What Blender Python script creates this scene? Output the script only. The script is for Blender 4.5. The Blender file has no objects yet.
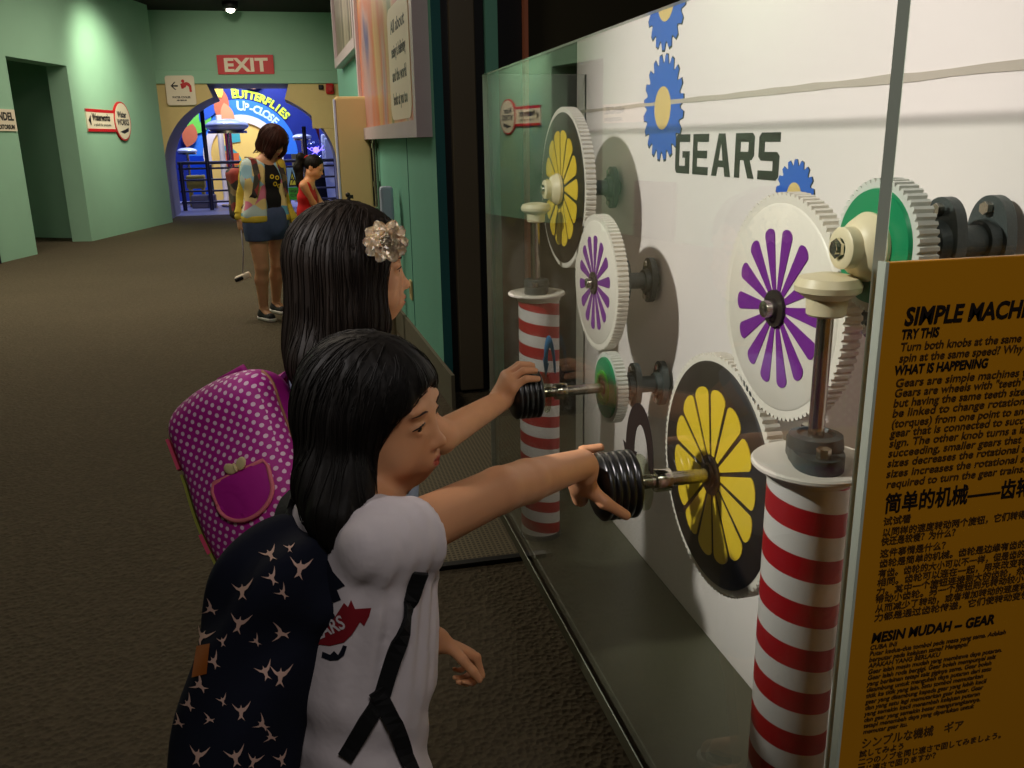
import bpy, bmesh, math, random
import numpy as np
from mathutils import Vector, Matrix

random.seed(7)
RNG = np.random.default_rng(11)
S = bpy.context.scene
COL = S.collection
R = math.radians

# ------------------------------------------------------------------ camera
CAM_H, PITCH, YAW, ROLL, FPX = 1.40, 15.70, 12.98, -0.98, 870.0
_p, _y, _r = R(PITCH), R(YAW), R(ROLL)
_f = np.array([math.sin(_y)*math.cos(_p), math.cos(_y)*math.cos(_p), -math.sin(_p)])
_rt = np.array([math.cos(_y), -math.sin(_y), 0.0])
_up = np.cross(_rt, _f)
CAM_R = math.cos(_r)*_rt + math.sin(_r)*_up
CAM_U = -math.sin(_r)*_rt + math.cos(_r)*_up
CAM_F = _f
CAM_O = np.array([0, 0, CAM_H])
cd = bpy.data.cameras.new('camera')
cam = bpy.data.objects.new('camera', cd)
COL.objects.link(cam)
M = Matrix(((CAM_R[0], CAM_U[0], -CAM_F[0], 0), (CAM_R[1], CAM_U[1], -CAM_F[1], 0),
            (CAM_R[2], CAM_U[2], -CAM_F[2], CAM_H), (0, 0, 0, 1)))
cam.matrix_world = M
cd.sensor_fit = 'HORIZONTAL'
cd.sensor_width = 36.0
cd.lens = 36.0*FPX/1024.0
cd.clip_start = 0.02
cd.clip_end = 100
S.camera = cam

def at(px, py, depth):
    """world point seen at a photograph position, at a distance along the view axis"""
    return CAM_O + depth*(CAM_F + CAM_R*(px-512)/FPX + CAM_U*(384-py)/FPX)

# ------------------------------------------------------------------ view, world
S.view_settings.view_transform = 'Standard'
S.view_settings.look = 'None'
S.view_settings.gamma = 1.0
S.view_settings.exposure = 0.0
S.view_settings.use_curve_mapping = False
S.cycles.max_bounces = 10
S.cycles.transparent_max_bounces = 24
S.cycles.caustics_reflective = False
S.cycles.caustics_refractive = False
S.cycles.sample_clamp_indirect = 3.0
S.cycles.use_denoising = True
W = bpy.data.worlds.new('world')
S.world = W
W.use_nodes = True
W.node_tree.nodes['Background'].inputs[0].default_value = (1.0, 0.86, 0.66, 1)
W.node_tree.nodes['Background'].inputs[1].default_value = 0.012

def light(kind, name, loc, target, energy, color, **kw):
    d = bpy.data.lights.new(name, kind)
    d.energy = energy
    d.color = color
    for k, v in kw.items():
        setattr(d, k, v)
    o = bpy.data.objects.new(name, d)
    COL.objects.link(o)
    o.location = loc
    if target is not None:
        o.rotation_euler = (Vector(target)-Vector(loc)).to_track_quat('-Z', 'Y').to_euler()
    return o

WARM = (1.0, 0.86, 0.68)
NEUT = (1.0, 0.935, 0.905)
# spot over the exhibit, washing the white panel
light('SPOT', 'exhibit_spot', (-1.75, 1.15, 2.75), (0.70, 1.33, 1.42), 390, NEUT, spot_size=R(40), spot_blend=0.75, shadow_soft_size=0.06)
# ceiling spot on the left wall, then unseen fill lamps added for the hall
light('SPOT', 'wall_washer_spot', (-1.95, 14.7, 3.74), (-3.0, 15.6, 2.5), 340, (1.0, 1.0, 0.74), spot_size=R(76), spot_blend=1.0, shadow_soft_size=0.25)
light('SPOT', 'arch_fill', (-0.9, 13.2, 3.7), (-0.9, 18.3, 2.0), 300, WARM, spot_size=R(52), spot_blend=1.0, shadow_soft_size=0.15)  # added fill to brighten the arch wall and EXIT sign
light('AREA', 'hall_fill_far', (-1.1, 13.5, 3.72), (-1.1, 13.5, 0), 95, WARM, size=1.6)  # added overhead fill for the far hall
light('AREA', 'hall_fill_mid', (-1.3, 8.0, 3.72), (-1.3, 8.0, 0), 76, WARM, size=1.4)  # added fill over the woman and the carpet around her
light('AREA', 'hall_fill_near', (-1.0, 3.4, 3.7), (-0.5, 2.2, 0), 24, WARM, size=1.0)  # added weak fill over the near carpet
light('AREA', 'hall_fill_left', (-3.4, 9.5, 3.72), (-3.6, 10.0, 0), 85, WARM, size=1.2)  # added fill along the left wall
light('AREA', 'fill_behind_camera', (0.2, -1.2, 3.5), (0.1, 1.0, 0.9), 22, NEUT, size=0.7)  # added fill above and behind the camera, for the girls
light('SPOT', 'hall_fill_forward', (-0.9, 4.6, 3.7), (0.0, 8.6, 1.3), 170, WARM, spot_size=R(48), spot_blend=0.8, shadow_soft_size=0.12)  # added fill aimed down the hall to brighten the cream cabinet's front
# the blue gallery beyond the arch
light('AREA', 'gallery_lamp_blue', (-1.5, 22.5, 4.6), (-1.5, 24, 0), 260, (0.35, 0.45, 1.0), size=3.0)
light('AREA', 'gallery_lamp_sign', (-1.4, 21.9, 4.4), (-1.3, 25.0, 2.4), 190, (0.95, 0.95, 1.0), size=1.2)

# ------------------------------------------------------------------ materials
def lin(c):
    return tuple(((x/255.0)/12.92 if x/255.0 <= 0.04045 else ((x/255.0+0.055)/1.055)**2.4) for x in c)

class NT:
    def __init__(s, name):
        s.m = bpy.data.materials.new(name)
        s.m.use_nodes = True
        s.t = s.m.node_tree
        s.b = s.t.nodes['Principled BSDF']
    def n(s, t, **kw):
        o = s.t.nodes.new(t)
        for k, v in kw.items():
            setattr(o, k, v)
        return o
    def l(s, a, b):
        s.t.links.new(a, b)
    def math(s, op, a, b=None, c=None):
        o = s.n('ShaderNodeMath', operation=op)
        for i, v in enumerate((a, b, c)):
            if v is None:
                continue
            if isinstance(v, (int, float)):
                o.inputs[i].default_value = v
            else:
                s.l(v, o.inputs[i])
        return o.outputs[0]
    def mix(s, f, a, b):
        o = s.n('ShaderNodeMix', data_type='RGBA')
        for sock, v in ((o.inputs['Factor'], f), (o.inputs['A'], a), (o.inputs['B'], b)):
            if isinstance(v, (int, float)):
                sock.default_value = v
            elif isinstance(v, tuple):
                sock.default_value = (*v, 1) if len(v) == 3 else v
            else:
                s.l(v, sock)
        return o.outputs['Result']

def mat(name, rgb, rough=0.6, metal=0.0, var=0.08, vscale=9.0, bump=0.0, bscale=60.0, spec=0.4, emit=0.0, coat=0.0, stretch=None):
    """principled material whose colour wanders a little with a noise, optional noise bump"""
    k = NT(name)
    c = lin(rgb)
    tc = k.n('ShaderNodeTexCoord')
    nz = k.n('ShaderNodeTexNoise')
    nz.inputs['Scale'].default_value = vscale
    nz.inputs['Detail'].default_value = 4
    if stretch:
        mp = k.n('ShaderNodeMapping')
        mp.inputs['Scale'].default_value = stretch
        k.l(tc.outputs['Object'], mp.inputs['Vector'])
        src = mp.outputs['Vector']
    else:
        src = tc.outputs['Object']
    k.l(src, nz.inputs['Vector'])
    lo = tuple(max(0, x*(1-var)) for x in c)
    hi = tuple(min(1, x*(1+var)) for x in c)
    k.l(k.mix(nz.outputs[0], lo, hi), k.b.inputs['Base Color'])
    k.b.inputs['Roughness'].default_value = rough
    k.b.inputs['Metallic'].default_value = metal
    k.b.inputs['Specular IOR Level'].default_value = spec
    if coat:
        k.b.inputs['Coat Weight'].default_value = coat
        k.b.inputs['Coat Roughness'].default_value = 0.08
    if bump:
        b2 = k.n('ShaderNodeTexNoise')
        b2.inputs['Scale'].default_value = bscale
        b2.inputs['Detail'].default_value = 3
        k.l(src, b2.inputs['Vector'])
        bp = k.n('ShaderNodeBump')
        bp.inputs['Strength'].default_value = bump
        bp.inputs['Distance'].default_value = 0.01
        k.l(b2.outputs[0], bp.inputs['Height'])
        k.l(bp.outputs[0], k.b.inputs['Normal'])
    if emit:
        k.b.inputs['Emission Color'].default_value = (*c, 1)
        k.b.inputs['Emission Strength'].default_value = emit
    return k.m

def glass_mat(name, tint, ior=1.45, rough=0.0):
    k = NT(name)
    k.t.nodes.remove(k.b)
    geo = k.n('ShaderNodeNewGeometry')
    fr = k.n('ShaderNodeFresnel')
    io = k.n('ShaderNodeMix', data_type='FLOAT')
    k.l(geo.outputs['Backfacing'], io.inputs[0])
    io.inputs[2].default_value = ior
    io.inputs[3].default_value = 1.0/ior
    k.l(io.outputs[0], fr.inputs['IOR'])
    tr = k.n('ShaderNodeBsdfTransparent')
    tr.inputs[0].default_value = (*tint, 1)
    gl = k.n('ShaderNodeBsdfGlossy')
    gl.inputs['Roughness'].default_value = rough
    mx = k.n('ShaderNodeMixShader')
    k.l(fr.outputs[0], mx.inputs[0])
    k.l(tr.outputs[0], mx.inputs[1])
    k.l(gl.outputs[0], mx.inputs[2])
    k.l(mx.outputs[0], k.t.nodes['Material Output'].inputs[0])
    return k.m

def carpet_mat():
    k = NT('carpet')
    tc = k.n('ShaderNodeTexCoord')
    v = k.n('ShaderNodeTexVoronoi')
    v.inputs['Scale'].default_value = 62
    k.l(tc.outputs['Object'], v.inputs['Vector'])
    n = k.n('ShaderNodeTexNoise')
    n.inputs['Scale'].default_value = 25
    n.inputs['Detail'].default_value = 5
    k.l(tc.outputs['Object'], n.inputs['Vector'])
    n2 = k.n('ShaderNodeTexNoise')
    n2.inputs['Scale'].default_value = 0.9
    k.l(tc.outputs['Object'], n2.inputs['Vector'])
    a = k.mix(v.outputs['Distance'], lin((74, 67, 53)), lin((106, 96, 78)))
    b = k.mix(n.outputs[0], lin((68, 62, 49)), lin((106, 96, 79)))
    c = k.mix(0.5, a, b)
    k.l(k.mix(k.math('MULTIPLY', n2.outputs[0], 0.35), c, lin((62, 56, 46))), k.b.inputs['Base Color'])
    k.b.inputs['Roughness'].default_value = 0.95
    k.b.inputs['Specular IOR Level'].default_value = 0.1
    bp = k.n('ShaderNodeBump')
    bp.inputs['Strength'].default_value = 0.7
    bp.inputs['Distance'].default_value = 0.012
    k.l(k.math('ADD', v.outputs['Distance'], n.outputs[0]), bp.inputs['Height'])
    k.l(bp.outputs[0], k.b.inputs['Normal'])
    return k.m

def stripe_mat():
    """white column with red bands winding round it at a slight slope (object space, axis Z)"""
    k = NT('barber_stripes')
    tc = k.n('ShaderNodeTexCoord')
    sp = k.n('ShaderNodeSeparateXYZ')
    k.l(tc.outputs['Object'], sp.inputs[0])
    ang = k.math('ARCTAN2', sp.outputs['Y'], sp.outputs['X'])
    t = k.math('ADD', k.math('DIVIDE', sp.outputs['Z'], 0.0545), k.math('DIVIDE', ang, 2*math.pi))
    fr = k.math('FRACT', t)
    f = k.math('GREATER_THAN', fr, 0.5)
    k.l(k.mix(f, lin((226, 220, 214)), lin((176, 18, 26))), k.b.inputs['Base Color'])
    k.b.inputs['Roughness'].default_value = 0.45
    return k.m

def polka_mat():
    k = NT('polka_fabric')
    tc = k.n('ShaderNodeTexCoord')
    sp = k.n('ShaderNodeSeparateXYZ')
    k.l(tc.outputs['Object'], sp.inputs[0])
    sn = k.n('ShaderNodeSeparateXYZ')
    k.l(tc.outputs['Normal'], sn.inputs[0])
    side = k.math('GREATER_THAN', k.math('ABSOLUTE', sn.outputs['X']), 0.75)
    topf = k.math('GREATER_THAN', k.math('ABSOLUTE', sn.outputs['Z']), 0.75)
    mu = k.n('ShaderNodeMix', data_type='FLOAT')
    k.l(side, mu.inputs[0]); k.l(sp.outputs['X'], mu.inputs[2]); k.l(sp.outputs['Y'], mu.inputs[3])
    mv = k.n('ShaderNodeMix', data_type='FLOAT')
    k.l(topf, mv.inputs[0]); k.l(sp.outputs['Z'], mv.inputs[2]); k.l(sp.outputs['Y'], mv.inputs[3])
    u, v = mu.outputs[0], mv.outputs[0]
    s = 0.0185
    a = k.math('DIVIDE', k.math('ADD', u, v), s)
    b = k.math('DIVIDE', k.math('SUBTRACT', u, v), s)
    fa = k.math('SUBTRACT', k.math('FRACT', k.math('ADD', a, 100)), 0.5)
    fb = k.math('SUBTRACT', k.math('FRACT', k.math('ADD', b, 100)), 0.5)
    d = k.math('SQRT', k.math('ADD', k.math('MULTIPLY', fa, fa), k.math('MULTIPLY', fb, fb)))
    f = k.math('LESS_THAN', d, 0.27)
    k.l(k.mix(f, lin((182, 26, 146)), lin((240, 206, 228))), k.b.inputs['Base Color'])
    k.b.inputs['Roughness'].default_value = 0.6
    return k.m

def skin_mat(name, base, lips):
    k = NT(name)
    at_ = k.n('ShaderNodeAttribute', attribute_name='lips')
    tc = k.n('ShaderNodeTexCoord')
    nz = k.n('ShaderNodeTexNoise')
    nz.inputs['Scale'].default_value = 30
    k.l(tc.outputs['Object'], nz.inputs['Vector'])
    c = lin(base)
    b = k.mix(nz.outputs[0], tuple(x*0.92 for x in c), tuple(min(1, x*1.08) for x in c))
    k.l(k.mix(at_.outputs['Fac'], b, lin(lips)), k.b.inputs['Base Color'])
    k.b.inputs['Roughness'].default_value = 0.5
    k.b.inputs['Specular IOR Level'].default_value = 0.35
    k.b.inputs['Subsurface Weight'].default_value = 0.12
    k.b.inputs['Subsurface Radius'].default_value = (0.012, 0.005, 0.003)
    return k.m

def grid_mat(name, base, dark, scale):
    k = NT(name)
    tc = k.n('ShaderNodeTexCoord')
    sp = k.n('ShaderNodeSeparateXYZ')
    k.l(tc.outputs['Object'], sp.inputs[0])
    fx = k.math('FRACT', k.math('MULTIPLY', k.math('ADD', sp.outputs['X'], 50), scale))
    fy = k.math('FRACT', k.math('MULTIPLY', k.math('ADD', sp.outputs['Y'], 50), scale))
    f = k.math('MULTIPLY', k.math('GREATER_THAN', fx, 0.4), k.math('GREATER_THAN', fy, 0.4))
    k.l(k.mix(f, lin(base), lin(dark)), k.b.inputs['Base Color'])
    k.b.inputs['Roughness'].default_value = 0.8
    return k.m

def floral_mat(name, cols, scale, rough=0.8):
    k = NT(name)
    tc = k.n('ShaderNodeTexCoord')
    v = k.n('ShaderNodeTexVoronoi')
    v.inputs['Scale'].default_value = scale
    k.l(tc.outputs['Object'], v.inputs['Vector'])
    sp = k.n('ShaderNodeSeparateColor')
    k.l(v.outputs['Color'], sp.inputs[0])
    r = k.n('ShaderNodeValToRGB')
    r.color_ramp.interpolation = 'CONSTANT'
    el = r.color_ramp.elements
    while len(el) < len(cols):
        el.new(0.5)
    for i, c in enumerate(cols):
        el[i].position = i/len(cols)
        el[i].color = (*lin(c), 1)
    k.l(sp.outputs[0], r.inputs[0])
    k.l(r.outputs[0], k.b.inputs['Base Color'])
    k.b.inputs['Roughness'].default_value = rough
    return k.m

def hair_mat(name, dark, light_):
    k = NT(name)
    tc = k.n('ShaderNodeTexCoord')
    mp = k.n('ShaderNodeMapping')
    mp.inputs['Scale'].default_value = (160, 160, 10)
    k.l(tc.outputs['Object'], mp.inputs['Vector'])
    nz = k.n('ShaderNodeTexNoise')
    nz.inputs['Scale'].default_value = 1.0
    nz.inputs['Detail'].default_value = 3
    k.l(mp.outputs[0], nz.inputs['Vector'])
    k.l(k.mix(nz.outputs[0], lin(dark), lin(light_)), k.b.inputs['Base Color'])
    k.b.inputs['Roughness'].default_value = 0.55
    k.b.inputs['Specular IOR Level'].default_value = 0.15
    bp = k.n('ShaderNodeBump')
    bp.inputs['Strength'].default_value = 0.3
    bp.inputs['Distance'].default_value = 0.002
    k.l(nz.outputs[0], bp.inputs['Height'])
    k.l(bp.outputs[0], k.b.inputs['Normal'])
    return k.m

MT = dict(
    carpet=carpet_mat(),
    ceiling=mat('dark_ceiling', (34, 32, 26), 0.95),
    green=mat('green_wall_paint', (150, 192, 166), 0.75, var=0.05, vscale=3, bump=0.08, bscale=45),
    teal=mat('teal_wall_paint', (112, 178, 156), 0.7, var=0.05, vscale=3, bump=0.08, bscale=45),
    teal_shade_joint=mat('teal_shaded_end_and_joints', (34, 98, 100), 0.7),  # wall teal with the end face's shade put into the colour; also wall joints
    cream=mat('cream_paint', (214, 190, 132), 0.7, var=0.04),
    greypaint=mat('grey_lavender_paint', (150, 146, 158), 0.7),
    skirt=mat('grey_skirting', (104, 98, 80), 0.8, var=0.1),
    black=mat('black_paint', (10, 9, 8), 0.5),
    blackgloss=mat('black_lacquer', (8, 8, 8), 0.22, spec=0.5),
    darkpanel=mat('dark_glossy_panel', (98, 90, 74), 0.3, var=0.12, vscale=2),
    olive=mat('dark_olive_wall', (58, 54, 36), 0.8),
    orange=mat('orange_painted_post', (196, 116, 84), 0.6),
    whitepanel=mat('white_panel', (226, 217, 212), 0.42, var=0.02, vscale=2.2, bump=0.03, bscale=5, spec=0.3),
    caseglass=glass_mat('case_glass', (0.965, 0.985, 0.968)),
    glassedge=mat('polished_glass_edge', (196, 206, 188), 0.2, var=0.1, vscale=20),
    casefloor=mat('case_floor_laminate', (84, 84, 66), 0.35, var=0.06),
    whiteplastic=mat('white_plastic', (224, 216, 202), 0.4, var=0.03),
    creamplastic=mat('cream_plastic', (220, 205, 168), 0.42, var=0.04),
    darkface=mat('dark_wheel_face', (40, 31, 25), 0.5, var=0.15),
    yellow=mat('yellow_print', (226, 192, 48), 0.5, var=0.06),
    purple=mat('purple_print', (112, 36, 134), 0.5, var=0.06),
    greenplastic=mat('green_plastic', (26, 132, 84), 0.3, var=0.08),
    brightgreen=mat('bright_green_plastic', (56, 164, 40), 0.35),
    casting=mat('grey_cast_iron', (62, 68, 66), 0.45, var=0.15, vscale=40, bump=0.1, bscale=200),
    steel=mat('brushed_steel', (190, 182, 168), 0.25, metal=1.0, var=0.06, vscale=60),
    chrome=mat('chrome', (215, 208, 190), 0.14, metal=1.0, var=0.02),
    blueprint=mat('blue_print', (40, 92, 186), 0.5, var=0.05),
    beigeprint=mat('beige_print', (214, 186, 118), 0.5, var=0.05),
    blackprint=mat('black_print', (34, 28, 26), 0.5),
    brownprint=mat('dark_brown_print', (26, 14, 8), 0.6),
    bluesticker=mat('blue_sticker', (44, 84, 112), 0.5),
    stripes=stripe_mat(),
    amber=mat('amber_acrylic', (206, 140, 22), 0.35, var=0.05, vscale=3),
    signwhite=mat('sign_white', (232, 218, 196), 0.5, var=0.02),
    signred=mat('sign_red', (196, 26, 30), 0.5, var=0.03),
    black_rubber=mat('black_rubber', (9, 9, 9), 0.3, spec=0.55),
    skin=skin_mat('child_skin', (208, 150, 108), (176, 84, 70)),
    skin2=skin_mat('adult_skin', (206, 152, 116), (176, 76, 70)),
    hair=hair_mat('black_hair', (9, 8, 7), (24, 19, 15)),
    hairb=hair_mat('dark_brown_hair', (15, 11, 8), (32, 23, 16)),
    redhair=hair_mat('reddish_brown_hair', (44, 24, 20), (74, 42, 34)),
    eyewhite=mat('eye_white', (214, 204, 196), 0.25),
    iris=mat('dark_iris', (22, 14, 10), 0.15),
    lash=mat('dark_lash', (24, 16, 13), 0.7),
    brow=mat('brow_hair', (52, 36, 28), 0.8),
    tshirt=mat('white_cotton', (222, 212, 214), 0.85, var=0.03, vscale=6, bump=0.25, bscale=24),
    palegreytop=mat('pale_blue_cotton', (150, 164, 188), 0.85, bump=0.1, bscale=30),
    navy=mat('navy_canvas', (25, 28, 41), 0.92, spec=0.12, var=0.12, vscale=14, bump=0.25, bscale=20),
    birdprint=mat('pale_pink_print', (214, 176, 160), 0.7, var=0.1, vscale=40),
    strap=mat('black_webbing', (12, 12, 14), 0.8),
    leather=mat('tan_leather_patch', (158, 86, 30), 0.6),
    polka=polka_mat(),
    magenta=mat('magenta_fabric', (184, 28, 148), 0.6, var=0.08, bump=0.15, bscale=22),
    pinktrim=mat('pink_piping', (226, 120, 132), 0.6, var=0.1, vscale=60),
    goldtrim=mat('golden_piping', (164, 112, 84), 0.6),
    limestrap=mat('olive_green_strap', (136, 140, 46), 0.7),
    petalcream=mat('cream_silk', (252, 234, 208), 0.8, var=0.03),
    clasp=mat('cream_enamel', (222, 204, 150), 0.35),
    denim=mat('blue_denim', (66, 80, 112), 0.85, var=0.2, vscale=30),
    shorts=mat('grey_shorts', (70, 70, 86), 0.85),
    yellowcloth=mat('yellow_knit', (204, 178, 58), 0.85, var=0.08, bump=0.2, bscale=60),
    floral=floral_mat('pastel_floral_print', [(206, 116, 140), (150, 190, 206), (214, 206, 180), (96, 164, 186), (220, 196, 130), (180, 200, 196)], 8.0),
    bagfloral=floral_mat('dark_floral_print', [(122, 44, 44), (70, 66, 52), (128, 108, 76), (54, 48, 46), (150, 60, 54)], 16.0),
    blacktee=mat('black_cotton', (20, 18, 18), 0.9),
    reddress=mat('red_cotton', (196, 22, 26), 0.8, var=0.08, bump=0.2, bscale=20),
    sneaker=mat('black_canvas_shoe', (34, 32, 34), 0.7),
    shoesole=mat('white_rubber_sole', (222, 216, 210), 0.6),
    paleblue=mat('pale_blue_plastic', (190, 200, 226), 0.4),
    alarmred=mat('alarm_red', (190, 20, 26), 0.4),
)

_pc = MT['petalcream'].node_tree.nodes['Principled BSDF']
_pc.inputs['Subsurface Weight'].default_value = 0.8
_pc.inputs['Subsurface Radius'].default_value = (0.02, 0.016, 0.012)

# ------------------------------------------------------------------ object helpers
def tag(o, label, cat, group=None):
    o['label'] = label
    o['category'] = cat
    if group:
        o['group'] = group
    return o

def struct(o):
    o['kind'] = 'structure'
    return o

def thing(name, label, cat, loc=(0, 0, 0), group=None, rot=None):
    o = bpy.data.objects.new(name, None)
    COL.objects.link(o)
    o.empty_display_size = 0.05
    o.location = loc
    if rot is not None:
        o.rotation_euler = rot
    return tag(o, label, cat, group)

def link(name, me, m, parent=None, smooth=False):
    o = bpy.data.objects.new(name, me)
    COL.objects.link(o)
    if m is not None:
        for mm in (m if isinstance(m, (list, tuple)) else [m]):
            me.materials.append(mm)
    if parent is not None:
        o.parent = parent
    if smooth:
        me.polygons.foreach_set('use_smooth', [True]*len(me.polygons))
    return o

def obj(name, bm, m, parent=None, smooth=False, sharp=None):
    me = bpy.data.meshes.new(name)
    bm.normal_update()
    bm.to_mesh(me)
    bm.free()
    o = link(name, me, m, parent, smooth or sharp is not None)
    if sharp is not None:
        me.set_sharp_from_angle(angle=R(sharp))
    return o

def setmat(faces, i):
    for f in faces:
        f.material_index = i

def add_box(bm, c, s, rot=None, bevel=0.0, mi=0, seg=2):
    r = bmesh.ops.create_cube(bm, size=1.0)
    vs = r['verts']
    mt = Matrix.Translation(Vector(c)) @ (rot if rot is not None else Matrix.Identity(4)) @ Matrix.Diagonal((*s, 1))
    bmesh.ops.transform(bm, matrix=mt, verts=vs)
    fs = list({f for v in vs for f in v.link_faces})
    if bevel:
        es = list({e for v in vs for e in v.link_edges})
        rb = bmesh.ops.bevel(bm, geom=es, offset=bevel, segments=seg, affect='EDGES', profile=0.5)
        fs = list({f for f in rb['faces']} | {f for f in fs if f.is_valid})
    setmat(fs, mi)
    return fs

def frame_to(d):
    return Vector(d).normalized().to_track_quat('Z', 'Y').to_matrix().to_4x4()

def add_cyl(bm, a, b, r0, r1=None, n=24, mi=0, caps=True, bevel=0.0):
    a, b = Vector(a), Vector(b)
    if r1 is None:
        r1 = r0
    L = (b-a).length
    r = bmesh.ops.create_cone(bm, cap_ends=caps, cap_tris=False, segments=n, radius1=r0, radius2=r1, depth=L)
    mt = Matrix.Translation((a+b)/2) @ frame_to(b-a)
    bmesh.ops.transform(bm, matrix=mt, verts=r['verts'])
    fs = list({f for v in r['verts'] for f in v.link_faces})
    if bevel:
        es = [e for e in {e for v in r['verts'] for e in v.link_edges} if len(e.link_faces) == 2 and any(len(f.verts) > 4 for f in e.link_faces)]
        rb = bmesh.ops.bevel(bm, geom=es, offset=bevel, segments=2, affect='EDGES', profile=0.5)
        fs = list(set(rb['faces']) | {f for f in fs if f.is_valid})
    setmat(fs, mi)
    return fs

def add_lathe(bm, profile, a=(0, 0, 0), d=(0, 0, 1), n=32, mi=0):
    """profile: (radius, height) pairs turned about axis d at a"""
    mt = Matrix.Translation(Vector(a)) @ frame_to(d)
    rings = []
    for (r, z) in profile:
        if r < 1e-6:
            rings.append([bm.verts.new(mt @ Vector((0, 0, z)))])
        else:
            rings.append([bm.verts.new(mt @ Vector((r*math.cos(2*math.pi*i/n), r*math.sin(2*math.pi*i/n), z))) for i in range(n)])
    fs = []
    for p, q in zip(rings, rings[1:]):
        for i in range(n):
            j = (i+1) % n
            if len(p) == 1 and len(q) == 1:
                continue
            if len(p) == 1:
                fs.append(bm.faces.new((p[0], q[j], q[i])))
            elif len(q) == 1:
                fs.append(bm.faces.new((p[i], p[j], q[0])))
            else:
                fs.append(bm.faces.new((p[i], p[j], q[j], q[i])))
    bmesh.ops.recalc_face_normals(bm, faces=fs)
    setmat(fs, mi)
    return fs

def add_poly(bm, pts, depth, mt=None, mi=0, front_mi=None):
    """closed 2-D outline in the local XY plane, extruded by depth along +Z"""
    mt = mt or Matrix.Identity(4)
    a = [bm.verts.new(mt @ Vector((x, y, 0))) for x, y in pts]
    b = [bm.verts.new(mt @ Vector((x, y, depth))) for x, y in pts]
    n = len(pts)
    fs = [bm.faces.new(a[::-1]), bm.faces.new(b)]
    fs += [bm.faces.new((a[i], a[(i+1) % n], b[(i+1) % n], b[i])) for i in range(n)]
    bmesh.ops.recalc_face_normals(bm, faces=fs)
    setmat(fs, mi)
    if front_mi is not None:
        fs[1].material_index = front_mi
    return fs

def add_tube(bm, pts, r, n=8, mi=0, flat=None):
    """tube through points; r a number or list; flat=(w,h) gives a ribbon section"""
    P = [Vector(p) for p in pts]
    m = len(P)
    rs = r if isinstance(r, (list, tuple)) else [r]*m
    rings = []
    up = Vector((0, 0, 1))
    prev = None
    for i, p in enumerate(P):
        t = (P[min(i+1, m-1)]-P[max(i-1, 0)]).normalized()
        if prev is None:
            s = t.cross(up)
            if s.length < 1e-3:
                s = t.cross(Vector((1, 0, 0)))
            s.normalize()
        else:
            s = (prev - t*prev.dot(t)).normalized()
        prev = s
        u = s.cross(t)
        ring = []
        for k in range(n):
            a = 2*math.pi*k/n
            if flat:
                ring.append(bm.verts.new(p + s*math.cos(a)*flat[0]*rs[i] + u*math.sin(a)*flat[1]*rs[i]))
            else:
                ring.append(bm.verts.new(p + (s*math.cos(a)+u*math.sin(a))*rs[i]))
        rings.append(ring)
    fs = []
    for p, q in zip(rings, rings[1:]):
        for i in range(n):
            fs.append(bm.faces.new((p[i], p[(i+1) % n], q[(i+1) % n], q[i])))
    fs.append(bm.faces.new(rings[0][::-1]))
    fs.append(bm.faces.new(rings[-1]))
    setmat(fs, mi)
    return fs

def add_strip(bm, pts, normals, w, th, mi=0):
    """flat band of width w and thickness th along points lying on a surface with the given normals"""
    P = [Vector(p) for p in pts]
    N = [Vector(q).normalized() for q in normals]
    m = len(P)
    rows = []
    for i in range(m):
        t = (P[min(i+1, m-1)]-P[max(i-1, 0)]).normalized()
        s = t.cross(N[i]).normalized()
        rows.append([bm.verts.new(P[i]+s*a*w/2+N[i]*b*th) for a, b in ((-1, 0), (1, 0), (1, 1), (-1, 1))])
    fs = []
    for p, q in zip(rows, rows[1:]):
        for k in range(4):
            fs.append(bm.faces.new((p[k], p[(k+1) % 4], q[(k+1) % 4], q[k])))
    fs.append(bm.faces.new(rows[0][::-1]))
    fs.append(bm.faces.new(rows[-1]))
    bmesh.ops.recalc_face_normals(bm, faces=fs)
    setmat(fs, mi)

def add_ball(bm, c, r, u=16, v=10, mi=0, rot=None):
    rr = r if isinstance(r, (tuple, list)) else (r, r, r)
    q = bmesh.ops.create_uvsphere(bm, u_segments=u, v_segments=v, radius=1.0)
    mt = Matrix.Translation(Vector(c)) @ (rot if rot is not None else Matrix.Identity(4)) @ Matrix.Diagonal((*rr, 1))
    bmesh.ops.transform(bm, matrix=mt, verts=q['verts'])
    setmat({f for v_ in q['verts'] for f in v_.link_faces}, mi)

_txt_cache = {}
def text_bm(bm, s, size, mt, align='LEFT', bold=0.0, extrude=0.0004, shear=0.0, mi=0, spacing=1.0, width=None):
    """lettering as mesh faces added to bm, in the local XY plane of mt"""
    cu = bpy.data.curves.new('lettering', 'FONT')
    cu.body = s
    cu.size = size
    cu.align_x = align
    cu.offset = bold
    cu.extrude = extrude
    cu.shear = shear
    cu.resolution_u = 3
    cu.space_character = spacing
    o = bpy.data.objects.new('lettering', cu)
    COL.objects.link(o)
    dg = bpy.context.evaluated_depsgraph_get()
    me = bpy.data.meshes.new_from_object(o.evaluated_get(dg))
    bpy.data.objects.remove(o)
    bpy.data.curves.remove(cu)
    if width and len(me.vertices):
        xs = [v.co.x for v in me.vertices]
        k = width/max(1e-6, max(xs)-min(xs))
        mt = mt @ Matrix.Diagonal((k, 1, 1, 1))
    me.transform(mt)
    nf = len(bm.faces)
    bm.from_mesh(me)
    bm.faces.ensure_lookup_table()
    for f in bm.faces[nf:]:
        f.material_index = mi
    bpy.data.meshes.remove(me)

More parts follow.
